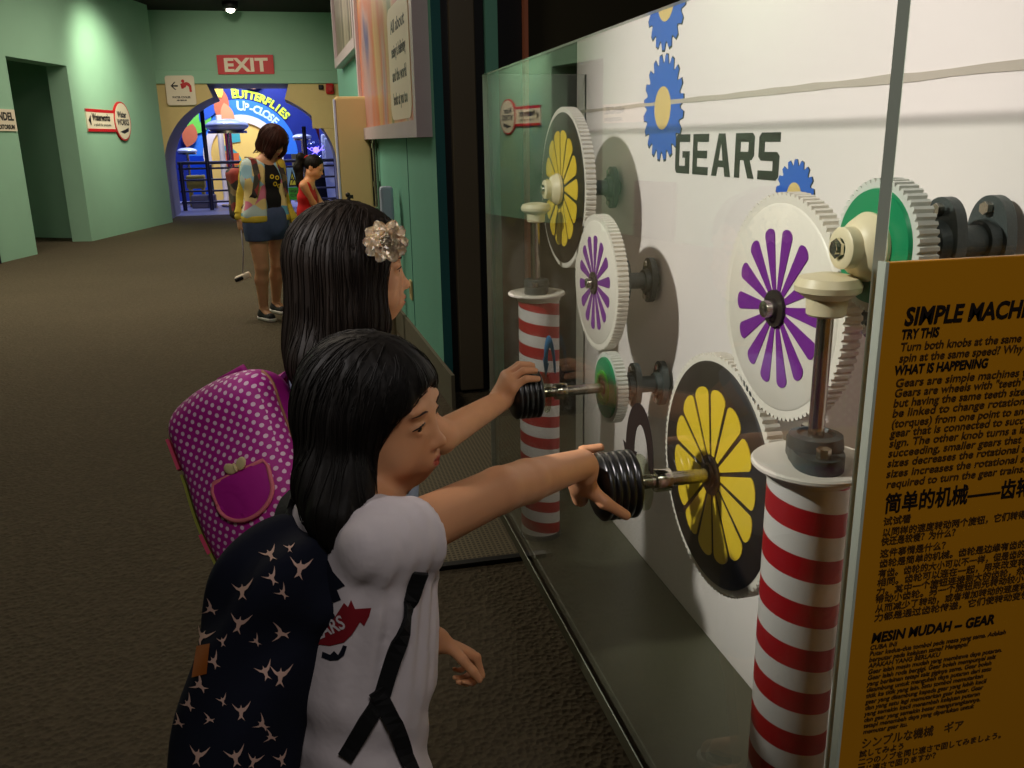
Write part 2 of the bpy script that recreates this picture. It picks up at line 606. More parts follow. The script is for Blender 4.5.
def basis(o, x, y):
    """matrix with local x, y axes and z = x cross y"""
    x = Vector(x).normalized()
    y = Vector(y).normalized()
    z = x.cross(y).normalized()
    return Matrix(((x.x, y.x, z.x, o[0]), (x.y, y.y, z.y, o[1]), (x.z, y.z, z.z, o[2]), (0, 0, 0, 1)))

def copy_thing(o, **props):
    c = o.copy()
    COL.objects.link(c)
    for ch in o.children:
        d = ch.copy()
        COL.objects.link(d)
        d.parent = c
        for g in ch.children:
            e = g.copy()
            COL.objects.link(e)
            e.parent = d
    for k, v in props.items():
        c[k] = v
    return c
# ------------------------------------------------------------------ smooth solid modelling (signed distance + surface nets)
def nrm(v):
    v = np.asarray(v, float)
    return v/np.linalg.norm(v)

class Field:
    def __init__(s):
        s.ops = []
        s.lo = np.full(3, 1e9)
        s.hi = np.full(3, -1e9)
        s.disp = None
    def _grow(s, lo, hi):
        s.lo = np.minimum(s.lo, lo)
        s.hi = np.maximum(s.hi, hi)
    def cap(s, a, b, ra, rb=None, k=0.01, op='u'):
        rb = ra if rb is None else rb
        a = np.asarray(a, float); b = np.asarray(b, float)
        m = max(ra, rb)
        lo, hi = np.minimum(a, b)-m, np.maximum(a, b)+m
        ab = b-a
        L2 = max(1e-12, ab@ab)
        def f(P):
            t = np.clip(((P-a)@ab)/L2, 0, 1)
            return np.linalg.norm(P-a-t[:, None]*ab, axis=1)-(ra+(rb-ra)*t)
        s.ops.append((op, f, k, lo, hi))
        if op == 'u':
            s._grow(lo, hi)
        return s
    def chain(s, pts, rs, k=0.01):
        for i in range(len(pts)-1):
            s.cap(pts[i], pts[i+1], rs[i], rs[i+1], k)
        return s
    def ell(s, c, r, A=None, k=0.01, op='u'):
        """ellipsoid; A: 3x3 with the axes as columns"""
        c = np.asarray(c, float); r = np.asarray(r, float)
        A = np.eye(3) if A is None else np.asarray(A, float)
        e = np.sqrt(((A*r)**2).sum(1))
        def f(P):
            q = (P-c)@A
            k0 = np.linalg.norm(q/r, axis=1)
            k1 = np.linalg.norm(q/(r*r), axis=1)
            return k0*(k0-1)/np.maximum(k1, 1e-9)
        s.ops.append((op, f, k, c-e, c+e))
        if op == 'u':
            s._grow(c-e, c+e)
        return s
    def box(s, c, h, rad, A=None, k=0.01, op='u'):
        c = np.asarray(c, float); h = np.asarray(h, float)
        A = np.eye(3) if A is None else np.asarray(A, float)
        e = np.abs(A*h).sum(1)
        def f(P):
            q = np.abs((P-c)@A)-(h-rad)
            return np.linalg.norm(np.maximum(q, 0), axis=1)+np.minimum(q.max(1), 0)-rad
        s.ops.append((op, f, k, c-e, c+e))
        if op == 'u':
            s._grow(c-e, c+e)
        return s
    def cut(s, p, n, k=0.004):
        """keep the side the normal points away from"""
        p = np.asarray(p, float); n = nrm(n)
        s.ops.append(('cut', lambda P: (P-p)@n, k, None, None))
        return s
    def add(s, other, k=0.01, op='u'):
        s.ops.append((op, other, k, other.lo, other.hi))
        if op == 'u':
            s._grow(other.lo, other.hi)
        return s
    def __call__(s, P):
        d = np.full(len(P), 0.25)
        for op, f, k, lo, hi in s.ops:
            if lo is not None:
                m = max(k*1.5, 0.025)
                w = np.nonzero(((P > lo-m) & (P < hi+m)).all(1))[0]
                if len(w) == 0:
                    continue
                q = f(P[w])
                e = d[w]
            else:
                w = slice(None)
                q = f(P)
                e = d
            if op == 'u':
                h = np.clip(0.5+0.5*(e-q)/k, 0, 1)
                d[w] = e+(q-e)*h-k*h*(1-h)
            else:
                if op == 's':
                    q = -q
                h = np.clip(0.5-0.5*(e-q)/k, 0, 1)
                d[w] = e+(q-e)*h+k*h*(1-h)
        if s.disp is not None:
            d = d+s.disp(P)
        return d
    def grad(s, P, e=0.0015):
        g = np.stack([s(P+np.eye(3)[i]*e)-s(P-np.eye(3)[i]*e) for i in range(3)], 1)
        return g/np.maximum(np.linalg.norm(g, axis=1), 1e-9)[:, None]
    def snap(s, P, off=0.0, it=4):
        for _ in range(it):
            P = P-(s(P)-off)[:, None]*s.grad(P)
        return P
    def drop(s, P, n, off=0.0008, reach=0.35):
        """move points along direction n until they meet the surface; returns points and a hit mask"""
        n = nrm(n)
        t = np.zeros(len(P))
        for _ in range(60):
            t += np.maximum(s(P+t[:, None]*n)-off, -0.01)*0.7
        Q = P+t[:, None]*n
        return Q, (np.abs(s(Q)-off) < 0.003) & (t < reach)

def wobble(amp, freq, seed, n=7):
    r = np.random.default_rng(seed)
    K = r.normal(size=(n, 3))*freq
    ph = r.uniform(0, 6.28, n)
    def f(P):
        return amp*np.sin(P@K.T+ph).sum(1)/math.sqrt(n)
    return f

def nets(F, h, pad=3):
    lo = F.lo-pad*h-0.01
    n = np.ceil((F.hi+pad*h+0.01-lo)/h).astype(int)+1
    c = 4
    n = ((n+c-1)//c)*c
    nc = n//c
    # coarse pass
    I = np.stack(np.meshgrid(*[np.arange(k) for k in nc], indexing='ij'), -1).reshape(-1, 3)
    ctr = lo+(I*c+(c-1)/2)*h
    dc = np.concatenate([F(ctr[i:i+150000]) for i in range(0, len(ctr), 150000)])
    vol = np.repeat(np.repeat(np.repeat(dc.reshape(nc), c, 0), c, 1), c, 2).astype(np.float32)
    act = I[np.abs(dc) < h*c*1.6+0.006]
    sub = np.stack(np.meshgrid(*[np.arange(c)]*3, indexing='ij'), -1).reshape(-1, 3)
    for i in range(0, len(act), 3000):
        G = (act[i:i+3000, None, :]*c+sub[None]).reshape(-1, 3)
        vol[G[:, 0], G[:, 1], G[:, 2]] = F(lo+G*h)
    sgn = vol < 0
    cs = np.zeros(np.array(vol.shape)-1, np.int8)
    for dx in (0, 1):
        for dy in (0, 1):
            for dz in (0, 1):
                cs += sgn[dx:dx+cs.shape[0], dy:dy+cs.shape[1], dz:dz+cs.shape[2]]
    mixed = (cs > 0) & (cs < 8)
    C = np.argwhere(mixed)
    idx = np.full(mixed.shape, -1, np.int64)
    idx[mixed] = np.arange(len(C))
    acc = np.zeros((len(C), 3)); cnt = np.zeros(len(C))
    corners = [(0, 0, 0), (1, 0, 0), (0, 1, 0), (1, 1, 0), (0, 0, 1), (1, 0, 1), (0, 1, 1), (1, 1, 1)]
    val = [vol[C[:, 0]+a, C[:, 1]+b, C[:, 2]+d] for a, b, d in corners]
    for i in range(8):
        for j in range(i+1, 8):
            a, b = np.array(corners[i]), np.array(corners[j])
            if np.abs(a-b).sum() != 1:
                continue
            cr = (val[i] < 0) != (val[j] < 0)
            t = val[i][cr]/(val[i][cr]-val[j][cr])
            acc[cr] += a+t[:, None]*(b-a)
            cnt[cr] += 1
    V = lo+(C+acc/cnt[:, None])*h
    quads = []
    for ax in range(3):
        o1, o2 = [(1, 2), (2, 0), (0, 1)][ax]
        sl0 = [slice(None)]*3; sl1 = [slice(None)]*3
        sl0[ax] = slice(0, -1); sl1[ax] = slice(1, None)
        A, B = sgn[tuple(sl0)], sgn[tuple(sl1)]
        E_ = np.argwhere(A != B)
        E_ = E_[(E_[:, o1] > 0) & (E_[:, o2] > 0) & (E_[:, o1] < mixed.shape[o1]) & (E_[:, o2] < mixed.shape[o2])]
        if len(E_) == 0:
            continue
        flip = ~A[E_[:, 0], E_[:, 1], E_[:, 2]]
        u = np.zeros(3, int); u[o1] = 1
        v = np.zeros(3, int); v[o2] = 1
        q = np.stack([idx[tuple((E_-u-v).T)], idx[tuple((E_-v).T)], idx[tuple(E_.T)], idx[tuple((E_-u).T)]], 1)
        q[flip] = q[flip][:, ::-1]
        quads.append(q[(q >= 0).all(1)])
    return V, np.concatenate(quads)

def mesh_np(name, V, Q):
    me = bpy.data.meshes.new(name)
    me.vertices.add(len(V))
    me.vertices.foreach_set('co', np.asarray(V, np.float32).ravel())
    k = Q.shape[1]
    me.loops.add(Q.size)
    me.loops.foreach_set('vertex_index', Q.astype(np.int32).ravel())
    me.polygons.add(len(Q))
    me.polygons.foreach_set('loop_start', np.arange(0, Q.size, k, dtype=np.int32))
    me.polygons.foreach_set('use_smooth', np.ones(len(Q), bool))
    me.update(calc_edges=True)
    me.validate()
    return me

def solid(name, F, h, m, parent=None, smooth=0, attr=None):
    V, Q = nets(F, h)
    for _ in range(smooth):
        acc = np.zeros_like(V); cnt = np.zeros(len(V))
        for i in range(4):
            np.add.at(acc, Q[:, i], V[Q[:, (i+1) % 4]]); np.add.at(cnt, Q[:, i], 1)
            np.add.at(acc, Q[:, i], V[Q[:, (i+3) % 4]]); np.add.at(cnt, Q[:, i], 1)
        V = 0.5*V+0.5*acc/cnt[:, None]
    me = mesh_np(name, V, Q)
    if attr is not None:
        a = me.attributes.new(attr[0], 'FLOAT', 'POINT')
        a.data.foreach_set('value', attr[1](V).astype(np.float32))
    return link(name, me, m, parent)

def tubes_np(name, paths, rad, m, parent=None, n=4, flat=1.0):
    """many tapering strands in one mesh; paths (S, K, 3), rad (S, K)"""
    Sn, K, _ = paths.shape
    T = np.gradient(paths, axis=1)
    T /= np.maximum(np.linalg.norm(T, axis=2, keepdims=True), 1e-9)
    ref = np.where(np.abs(T[..., 2:3]) > 0.9, np.array([1.0, 0, 0]), np.array([0, 0, 1.0]))
    A = np.cross(T, ref); A /= np.maximum(np.linalg.norm(A, axis=2, keepdims=True), 1e-9)
    B = np.cross(T, A)
    ang = np.arange(n)*2*math.pi/n
    V = paths[:, :, None, :]+rad[:, :, None, None]*(np.cos(ang)[None, None, :, None]*A[:, :, None, :]+flat*np.sin(ang)[None, None, :, None]*B[:, :, None, :])
    base = (np.arange(Sn)[:, None, None]*K+np.arange(K-1)[None, :, None])*n
    i = np.arange(n)[None, None, :]
    j = (i+1) % n
    Q = np.stack([base+i, base+j, base+n+j, base+n+i], -1).reshape(-1, 4)
    me = mesh_np(name, V.reshape(-1, 3), Q)
    return link(name, me, m, parent)

def comb(F, seeds, flow, steps, step, off=0.0006):
    """strands that run over the surface of F: march along flow(P) and stay on the surface"""
    P = F.snap(seeds, off)
    out = [P]
    for i in range(steps):
        D = flow(P, i)
        g = F.grad(P)
        D = D-(D*g).sum(1)[:, None]*g*0.9
        D /= np.maximum(np.linalg.norm(D, axis=1), 1e-6)[:, None]
        P = P+D*step
        d = F(P)-off
        P = P-np.clip(d, -0.02, 0.004)[:, None]*F.grad(P)
        out.append(P)
    return np.stack(out, 1)

def decal(F, polys, o, u, v, n, m, name, parent, edge=0.006, off=0.0009, two=None):
    """flat outlines laid onto the surface of F along direction n"""
    bm = bmesh.new()
    for item in polys:
        pts, mi = item if isinstance(item, tuple) else (item, 0)
        vs = [bm.verts.new((x, y, 0)) for x, y in pts]
        try:
            f = bm.faces.new(vs)
            f.material_index = mi
        except ValueError:
            pass
    return lay_on(F, bm, o, u, v, n, m, name, parent, edge, off)

def lay_on(F, bm, o, u, v, n, m, name, parent, edge=0.006, off=0.0009):
    bmesh.ops.triangulate(bm, faces=bm.faces[:])
    for _ in range(6):
        es = [e for e in bm.edges if e.calc_length() > edge]
        if not es:
            break
        bmesh.ops.subdivide_edges(bm, edges=es, cuts=1)
        bmesh.ops.triangulate(bm, faces=[f for f in bm.faces if len(f.verts) > 3])
    bm.verts.ensure_lookup_table()
    X = np.array([v_.co[:] for v_ in bm.verts])
    o = np.asarray(o, float); u = nrm(u); v = nrm(v)
    Pw = o+X[:, :1]*u+X[:, 1:2]*v
    Qw, ok = F.drop(Pw, n, off)
    for i, v_ in enumerate(bm.verts):
        v_.co = Qw[i]
    kill = [v_ for i, v_ in enumerate(bm.verts) if not ok[i]]
    bmesh.ops.delete(bm, geom=kill, context='VERTS')
    nd = Vector(-nrm(n))
    bm.normal_update()
    for f in bm.faces:
        if f.normal.dot(nd) < 0:
            f.normal_flip()
    return obj(name, bm, m, parent, smooth=True)
# ------------------------------------------------------------------ the setting
def quad_bm(*qs):
    bm = bmesh.new()
    for q in qs:
        bm.faces.new([bm.verts.new(p) for p in q])
    return bm

bm = bmesh.new()
add_box(bm, (-2.0, 12.0, -0.05), (15, 36, 0.10))
struct(obj('floor', bm, MT['carpet']))
bm = bmesh.new()
add_box(bm, (-2.0, 8.0, 3.85), (15, 24, 0.10))
struct(obj('ceiling', bm, MT['ceiling']))

# left wall: one straight plane with a doorway
LWX = lambda y: -2.3+0.247*(y-18.3)
ld = Vector((0.247, 1, 0)).normalized()          # along the wall
ln = Vector((-ld.y, ld.x, 0))                    # out of the room
def left_box(bm, y0, y1, z0, z1, th=0.30):
    a = Vector((LWX(y0), y0, 0)); b = Vector((LWX(y1), y1, 0))
    c = (a+b)/2+ln*th/2
    rot = Matrix.Rotation(math.atan2(ld.y, ld.x), 4, 'Z')
    add_box(bm, (c.x, c.y, (z0+z1)/2), ((b-a).length, th, z1-z0), rot)
bm = bmesh.new()
left_box(bm, -3.4, 13.07, 0, 3.98)
left_box(bm, 14.58, 17.70, 0, 3.98)
add_poly(bm, [(LWX(17.70), 17.70), (-2.60, 18.31), (-2.95, 18.31), (LWX(17.70)-0.30, 17.74)], 3.98)
left_box(bm, 13.07, 14.58, 2.54, 3.98)
struct(obj('wall_left', bm, MT['green']))
# dim lobby behind the doorway
bm = bmesh.new()
a = Vector((LWX(12.4), 12.4, 0))+ln*2.2
b = Vector((LWX(15.6), 15.6, 0))+ln*2.2
for p, q in ((Vector((LWX(12.7), 12.7, 0))+ln*0.3, a), (a, b), (b, Vector((LWX(15.0), 15.0, 0))+ln*0.3)):
    bm.faces.new([bm.verts.new(v) for v in (p, q, q+Vector((0, 0, 3)), p+Vector((0, 0, 3)))])
bm.faces.new([bm.verts.new(v+Vector((0, 0, 3))) for v in (Vector((LWX(12.7), 12.7, 0)), a, b, Vector((LWX(15.0), 15.0, 0)))])
struct(obj('wall_lobby', bm, MT['green']))

# far wall: green upper wall with a ledge, cream arch surround below
bm = bmesh.new()
add_box(bm, (-0.65, 18.55, 3.37), (4.6, 0.5, 1.24))
add_box(bm, (-0.65, 18.52, 2.63), (4.6, 0.56, 0.24), bevel=0.01)
for f in bm.faces:
    pass
struct(obj('wall_far', bm, MT['green']))

AC = (-0.93, 0.95); AA, AB = 1.63, 1.42
def arch_pts(sa, sb):
    """opening outline from the left foot over the arch, with the stepped gap at the crown"""
    pts = [(AC[0]-sa, 0.0)]
    for i in range(0, 46):
        t = math.pi-math.pi*i/45
        x, z = AC[0]+sa*math.cos(t), AC[1]+sb*math.sin(t)
        pts.append((x, z))
    pts.append((AC[0]+sa, 0.0))
    out = []
    for x, z in pts:
        if abs(x-(-0.875)) < 0.62:
            continue
        out.append((x, z))
    k = [i for i in range(len(out)-1) if out[i][0] < -0.875 <= out[i+1][0]][0]
    return out[:k+1]+[(-1.63, 2.51), (-0.12, 2.51)]+out[k+1:]
op = arch_pts(AA, AB)
outline = [(-2.75, 0), (-2.75, 2.52), (1.3, 2.52), (1.3, 0)]+op[::-1]
bm = bmesh.new()
fs = add_poly(bm, outline, 0.62, basis((0, 18.92, 0), (1, 0, 0), (0, 0, 1)))
for f in fs[6:]:
    f.material_index = 1
bmesh.ops.triangulate(bm, faces=bm.faces[:])
struct(obj('wall_arch', bm, (MT['cream'], MT['greypaint'])))
bm = bmesh.new()
# a slightly narrower inner rib
rib = arch_pts(AA, AB)
prev = None
for x, z in rib:
    pr = (bm.verts.new((x, 18.86, z)), bm.verts.new((x, 19.9, z)))
    if prev:
        bm.faces.new((prev[0], prev[1], pr[1], pr[0]))
    prev = pr
struct(obj('trim_1', bm, MT['greypaint']))

# right wall with its end face, grey skirting
RWX = lambda y: 0.8585-0.033*y
bm = bmesh.new()
y0, y1 = 4.75, 11.0
vs = [bm.verts.new((x, y, z)) for z in (0, 3.98) for x, y in ((RWX(y0), y0), (RWX(y1), y1), (RWX(y1)+0.05, y1), (RWX(y0)+0.05, y0))]
for f, mi in (((0, 1, 5, 4), 0), ((1, 2, 6, 5), 0), ((2, 3, 7, 6), 0), ((3, 0, 4, 7), 1)):
    fc = bm.faces.new([vs[i] for i in f])
    fc.material_index = mi
for ys in (5.78, 8.1):
    add_box(bm, (RWX(ys)-0.0005, ys, 1.99), (0.004, 0.012, 3.96), mi=1)
bmesh.ops.recalc_face_normals(bm, faces=bm.faces[:])
struct(obj('wall_right', bm, (MT['teal'], MT['teal_shade_joint'])))
bm = bmesh.new()
vs = [bm.verts.new((x, y, z)) for z in (0, 0.19) for x, y in ((RWX(4.45)-0.02, 4.45), (RWX(y1)-0.02, y1), (RWX(y1), y1), (RWX(4.45), 4.45))]
for f in ((0, 1, 5, 4), (1, 2, 6, 5), (2, 3, 7, 6), (3, 0, 4, 7), (4, 5, 6, 7)):
    bm.faces.new([vs[i] for i in f])
bmesh.ops.recalc_face_normals(bm, faces=bm.faces[:])
struct(obj('baseboard_right', bm, MT['skirt']))

# recess beyond the case: black frame, dark glossy door, green post, olive wall
YR = 4.75
def slab(name, x0, x1, yoff, m, z1=3.98):
    bm = bmesh.new()
    add_box(bm, ((x0+x1)/2, YR+yoff+0.05, z1/2), (x1-x0, 0.10, z1))
    return struct(obj(name, bm, m))
slab('door_frame', 0.752, 0.955, 0.02, MT['black'])
bm = bmesh.new()
add_box(bm, (0.857, YR+0.0, 1.98), (0.134, 0.05, 3.92), bevel=0.006)
struct(obj('door_1', bm, MT['darkpanel']))
slab('trim_2', 0.982, 1.046, -0.02, MT['teal'])
slab('trim_3', 0.955, 1.19, 0.04, MT['black'])
slab('trim_4', 1.192, 1.213, -0.01, MT['orange'])
slab('wall_recess', 1.19, 2.7, 0.06, MT['olive'])
bm = quad_bm(((2.6, -3.4, 0), (2.6, 4.9, 0), (2.6, 4.9, 3.98), (2.6, -3.4, 3.98)))
struct(obj('wall_side', bm, MT['olive']))
bm = quad_bm(((-7.8, -3.3, 0), (2.7, -3.3, 0), (2.7, -3.3, 3.98), (-7.8, -3.3, 3.98)))
struct(obj('wall_rear', bm, MT['olive']))
bm = quad_bm(((1.3, 11, 0), (1.3, 18.4, 0), (1.3, 18.4, 3.98), (1.3, 11, 3.98)), ((0.5, 11, 0), (1.3, 11, 0), (1.3, 11, 3.98), (0.5, 11, 3.98)))
struct(obj('wall_corner', bm, MT['green']))

# grey ribbed mat on the carpet before the recess
bm = bmesh.new()
add_box(bm, (0.72, 3.45, 0.006), (1.1, 1.55, 0.012), bevel=0.003, mi=0)
add_box(bm, (0.72, 2.665, 0.008), (1.1, 0.03, 0.016), mi=1)
tag(obj('floor_mat', bm, (grid_mat('ribbed_mat', (118, 108, 82), (70, 62, 46), 60), MT['black'])), 'grey ribbed floor mat with a black front edge beyond the girls', 'mat')

# ------------------------------------------------------------------ wall signs and hall objects
FY = 18.27
def far_plane(x, z, off=0.0):
    return basis((x, FY-off, z), (1, 0, 0), (0, 0, 1))
def rounded(w, h, r, n=6):
    pts = []
    for cx, cy, a0 in ((w/2-r, -h/2+r, -90), (w/2-r, h/2-r, 0), (-w/2+r, h/2-r, 90), (-w/2+r, -h/2+r, 180)):
        for i in range(n+1):
            a = R(a0+90*i/n)
            pts.append((cx+r*math.cos(a), cy+r*math.sin(a)))
    return pts
def ellipse(a, b, n=36):
    return [(a*math.cos(2*math.pi*i/n), b*math.sin(2*math.pi*i/n)) for i in range(n)]

# EXIT
t = thing('exit_sign', 'red EXIT sign with white letters above the arched opening', 'sign', (-0.88, FY, 2.85))
Mx = basis((0, -0.03, 0), (1, 0, 0.01), (0, 0, 1))
bm = bmesh.new()
add_poly(bm, rounded(1.03, 0.345, 0.012), 0.03, Mx)
obj('board', bm, MT['signred'], t)
bm = bmesh.new()
text_bm(bm, 'EXIT', 0.33, basis((0, -0.062, -0.118), (1, 0, 0.01), (0, 0, 1)), 'CENTER', bold=0.012, spacing=1.05, width=0.80)
obj('lettering', bm, MT['signwhite'], t)

# drinking-water sign
t = thing('water_cooler_sign', 'square white sign with black arrow and red drinking figure beside the arch', 'sign', (-2.10, FY, 2.39))
bm = bmesh.new()
add_poly(bm, rounded(0.52, 0.53, 0.05), 0.03, Mx)
obj('board', bm, MT['signwhite'], t)
bm = bmesh.new()
f = lambda *p: [bm.faces.new([bm.verts.new((x, -0.0615, z)) for x, z in p])]
f((-0.17, 0.08), (-0.10, 0.15), (-0.075, 0.15), (-0.125, 0.095), (-0.04, 0.095), (-0.04, 0.065), (-0.125, 0.065), (-0.075, 0.01), (-0.10, 0.01))
obj('arrow', bm, MT['blackprint'], t)
for tx, sz, zz, ww in (('WATER COOLER', 0.05, -0.14, 0.33), ('AIR MINUM', 0.035, -0.19, 0.18)):
    bm = bmesh.new()
    text_bm(bm, tx, sz, basis((0, -0.062, zz), (1, 0, 0), (0, 0, 1)), 'CENTER', bold=0.002, width=ww)
    obj('lettering', bm, MT['blackprint'], t)
bm = bmesh.new()
f = lambda *p: [bm.faces.new([bm.verts.new((x, -0.0615, z)) for x, z in p])]
f(*[(0.055+0.03*math.cos(a*math.pi/8), 0.165+0.03*math.sin(a*math.pi/8)) for a in range(16)])
f((0.03, 0.13), (0.12, 0.15), (0.17, 0.13), (0.20, 0.08), (0.20, -0.03), (0.16, -0.03), (0.155, 0.06), (0.12, 0.09), (0.09, 0.05), (0.05, 0.04), (0.03, 0.07))
f((0.005, 0.12), (0.03, 0.12), (0.06, 0.03), (0.02, 0.03))
obj('drinking_figure', bm, MT['signred'], t)

# sign pair on the left wall
def left_mat(y, z, off):
    p = Vector((LWX(y), y, z))-ln*off
    return basis(p, ld, (0, 0, 1))      # z axis of the basis points into the room
t = thing('direction_sign', 'white direction sign with red edges and an oval emblem on the green wall', 'sign')
bm = bmesh.new()
Ml = left_mat(15.38, 1.79, 0.0)
add_poly(bm, [(-0.47, -0.16), (0.55, -0.16), (0.55, 0.16), (-0.47, 0.16)], 0.02, Ml)
obj('board', bm, MT['signwhite'], t)
bm = bmesh.new()
for s in (-1, 1):
    add_poly(bm, [(-0.47, s*0.145-0.022), (0.50, s*0.145-0.022), (0.50, s*0.145+0.022), (-0.47, s*0.145+0.022)], 0.024, Ml)
obj('red_edge', bm, MT['signred'], t)
bm = bmesh.new()
Mt_ = Ml @ Matrix.Translation((0, 0, 0.026))
bm.faces.new([bm.verts.new(Mt_ @ Vector((x, y, 0))) for x, y in ((-0.43, 0.0), (-0.35, 0.08), (-0.35, -0.08))])
text_bm(bm, 'Waterworks', 0.15, Ml @ Matrix.Translation((-0.30, 0.0, 0.0262)), bold=0.004, width=0.60)
text_bm(bm, 'a splash for everyone', 0.06, Ml @ Matrix.Translation((-0.28, -0.08, 0.0262)), width=0.58)
obj('lettering', bm, MT['blackprint'], t)
bm = bmesh.new()
Mo = Ml @ Matrix.Translation((0.74, 0.005, 0.0))
add_poly(bm, [(x*1.0, y) for x, y in ellipse(0.30, 0.31)], 0.030, Mo)
ov = obj('emblem', bm, MT['signred'], t)
bm = bmesh.new()
add_poly(bm, ellipse(0.275, 0.285), 0.034, Mo)
text_bm(bm, 'Water', 0.13, Mo @ Matrix.Translation((-0.02, 0.06, 0.0345)), 'CENTER', bold=0.006, width=0.34, mi=1)
text_bm(bm, 'WORKS', 0.13, Mo @ Matrix.Translation((0, -0.06, 0.0345)), 'CENTER', bold=0.006, width=0.44, mi=1)
add_poly(bm, [(-0.16, -0.17), (0.05, -0.13), (0.18, -0.10), (0.17, -0.16), (0.0, -0.2)], 0.0006, Mo @ Matrix.Translation((0, 0, 0.034)), mi=1)
obj('emblem_face', bm, (MT['signwhite'], MT['blackprint']), ov)

t = thing('auditorium_sign', 'white auditorium sign left of the dark doorway', 'sign')
Ml = left_mat(12.60, 1.745, 0.0)
bm = bmesh.new()
add_poly(bm, [(-0.60, -0.135), (0.45, -0.135), (0.45, 0.135), (-0.60, 0.135)], 0.02, Ml)
obj('board', bm, MT['signwhite'], t)
bm = bmesh.new()
text_bm(bm, 'MENDEL', 0.135, Ml @ Matrix.Translation((0.40, 0.0, 0.0205)), 'RIGHT', bold=0.006)
text_bm(bm, 'AUDITORIUM', 0.075, Ml @ Matrix.Translation((0.40, -0.11, 0.0205)), 'RIGHT', bold=0.004)
obj('lettering', bm, MT['blackprint'], t)

# fire alarm and small speaker box on the arch surround
bm = bmesh.new()
add_box(bm, (0.66, FY-0.01, 2.41), (0.16, 0.10, 0.20), bevel=0.03)
add_lathe(bm, [(0, 0.05), (0.05, 0.05), (0.06, 0.03), (0.06, 0)], (0.66, FY-0.06, 2.41), (0, -1, 0), 20)
tag(obj('fire_alarm', bm, MT['alarmred'], smooth=False), 'red fire alarm box high at the right of the arch', 'alarm')
bm = bmesh.new()
add_box(bm, (0.49, FY-0.005, 2.44), (0.09, 0.06, 0.09), bevel=0.015)
add_box(bm, (0.49, FY-0.037, 2.44), (0.05, 0.01, 0.05), bevel=0.004)
tag(obj('wall_socket', bm, MT['black']), 'small black square box beside the red fire alarm', 'box')
bm = bmesh.new()
add_box(bm, (0.49, 18.296, 1.92), (0.44, 0.02, 0.5), bevel=0.006)
add_box(bm, (0.66, 18.284, 1.92), (0.02, 0.012, 0.08), bevel=0.003)
tag(obj('access_hatch', bm, MT['cream']), 'cream access hatch in the arch surround below the alarm', 'hatch')

# ceiling downlight
t = thing('ceiling_downlight', 'round ceiling downlight glowing above the far wall', 'ceiling light', (-1.00, 17.2, 3.80))
bm = bmesh.new()
add_lathe(bm, [(0.10, 0), (0.14, 0), (0.14, -0.10), (0.10, -0.12), (0.09, -0.03), (0.09, 0)], n=28)
obj('housing', bm, MT['black'], t, smooth=True)
bm = bmesh.new()
add_ball(bm, (0, 0, -0.12), (0.075, 0.075, 0.055))
obj('bulb', bm, mat('glowing_bulb', (255, 244, 220), emit=14), t, smooth=True)

# two framed posters on the right wall
def poster(name, ya, yb, z0, z1, label, cols, text):
    d = Vector((RWX(yb)-RWX(ya), yb-ya, 0))
    ux = -d.normalized()                         # towards the camera = picture right
    L = d.length
    o = Vector((RWX(yb), yb, z0))
    Mp = basis(o, ux, (0, 0, 1))                 # z axis of the basis: into the hall?
    nz = Vector((Mp[0][2], Mp[1][2], Mp[2][2]))
    if nz.x > 0:
        Mp = Mp @ Matrix.Diagonal((1, 1, -1, 1))
    t = thing(name, label, 'poster')
    h = z1-z0
    bm = bmesh.new()
    w = 0.09
    for x0, x1, a, b in ((0, L, 0, w), (0, L, h-w, h), (0, w, w, h-w), (L-w, L, w, h-w)):
        add_poly(bm, [(x0, a), (x1, a), (x1, b), (x0, b)], 0.085, Mp)
    obj('frame', bm, mat('lavender_frame', (196, 180, 186), 0.4), t)
    bm = bmesh.new()
    add_poly(bm, [(w, w), (L-w, w), (L-w, h-w), (w, h-w)], 0.06, Mp)
    pr = obj('print', bm, cols, t)
    if text:
        bm = bmesh.new()
        Mq = Mp @ Matrix.Translation((0, 0, 0.061))
        add_poly(bm, [(x+L*0.77, y+0.44) for x, y in rounded(0.86, 0.66, 0.10)], 0.002, Mq)
        for i, s in enumerate(('All about', 'seeing is believing', 'and the world', 'looks at you too')):
            text_bm(bm, s, 0.10, Mq @ Matrix.Translation((L*0.77, 0.62-0.14*i, 0.0026)), 'CENTER', width=0.58, mi=1, bold=0.002)
        obj('caption_card', bm, (MT['signwhite'], MT['blackprint']), pr)
    return t

def poster_mat(name, cols, sc, stretch):
    k = NT(name)
    tc = k.n('ShaderNodeTexCoord')
    mp = k.n('ShaderNodeMapping')
    mp.inputs['Scale'].default_value = stretch
    k.l(tc.outputs['Object'], mp.inputs['Vector'])
    nz = k.n('ShaderNodeTexNoise')
    nz.inputs['Scale'].default_value = sc
    nz.inputs['Detail'].default_value = 2
    nz.inputs['Distortion'].default_value = 0.8
    k.l(mp.outputs[0], nz.inputs['Vector'])
    r = k.n('ShaderNodeValToRGB')
    el = r.color_ramp.elements
    while len(el) < len(cols):
        el.new(0.5)
    for i, c in enumerate(cols):
        el[i].position = 0.25+0.5*i/(len(cols)-1)
        el[i].color = (*lin(c), 1)
    k.l(nz.outputs[0], r.inputs[0])
    k.l(r.outputs[0], k.b.inputs['Base Color'])
    k.b.inputs['Roughness'].default_value = 0.3
    return k.m
poster('wall_poster', 4.83, 7.86, 1.42, 3.4, 'large framed colourful poster with a white caption card on the green wall',
       poster_mat('orange_blue_print', [(96, 92, 150), (196, 150, 150), (206, 108, 70), (214, 176, 120), (120, 130, 70), (90, 84, 76)], 1.2, (1, 1.2, 0.5)), True)
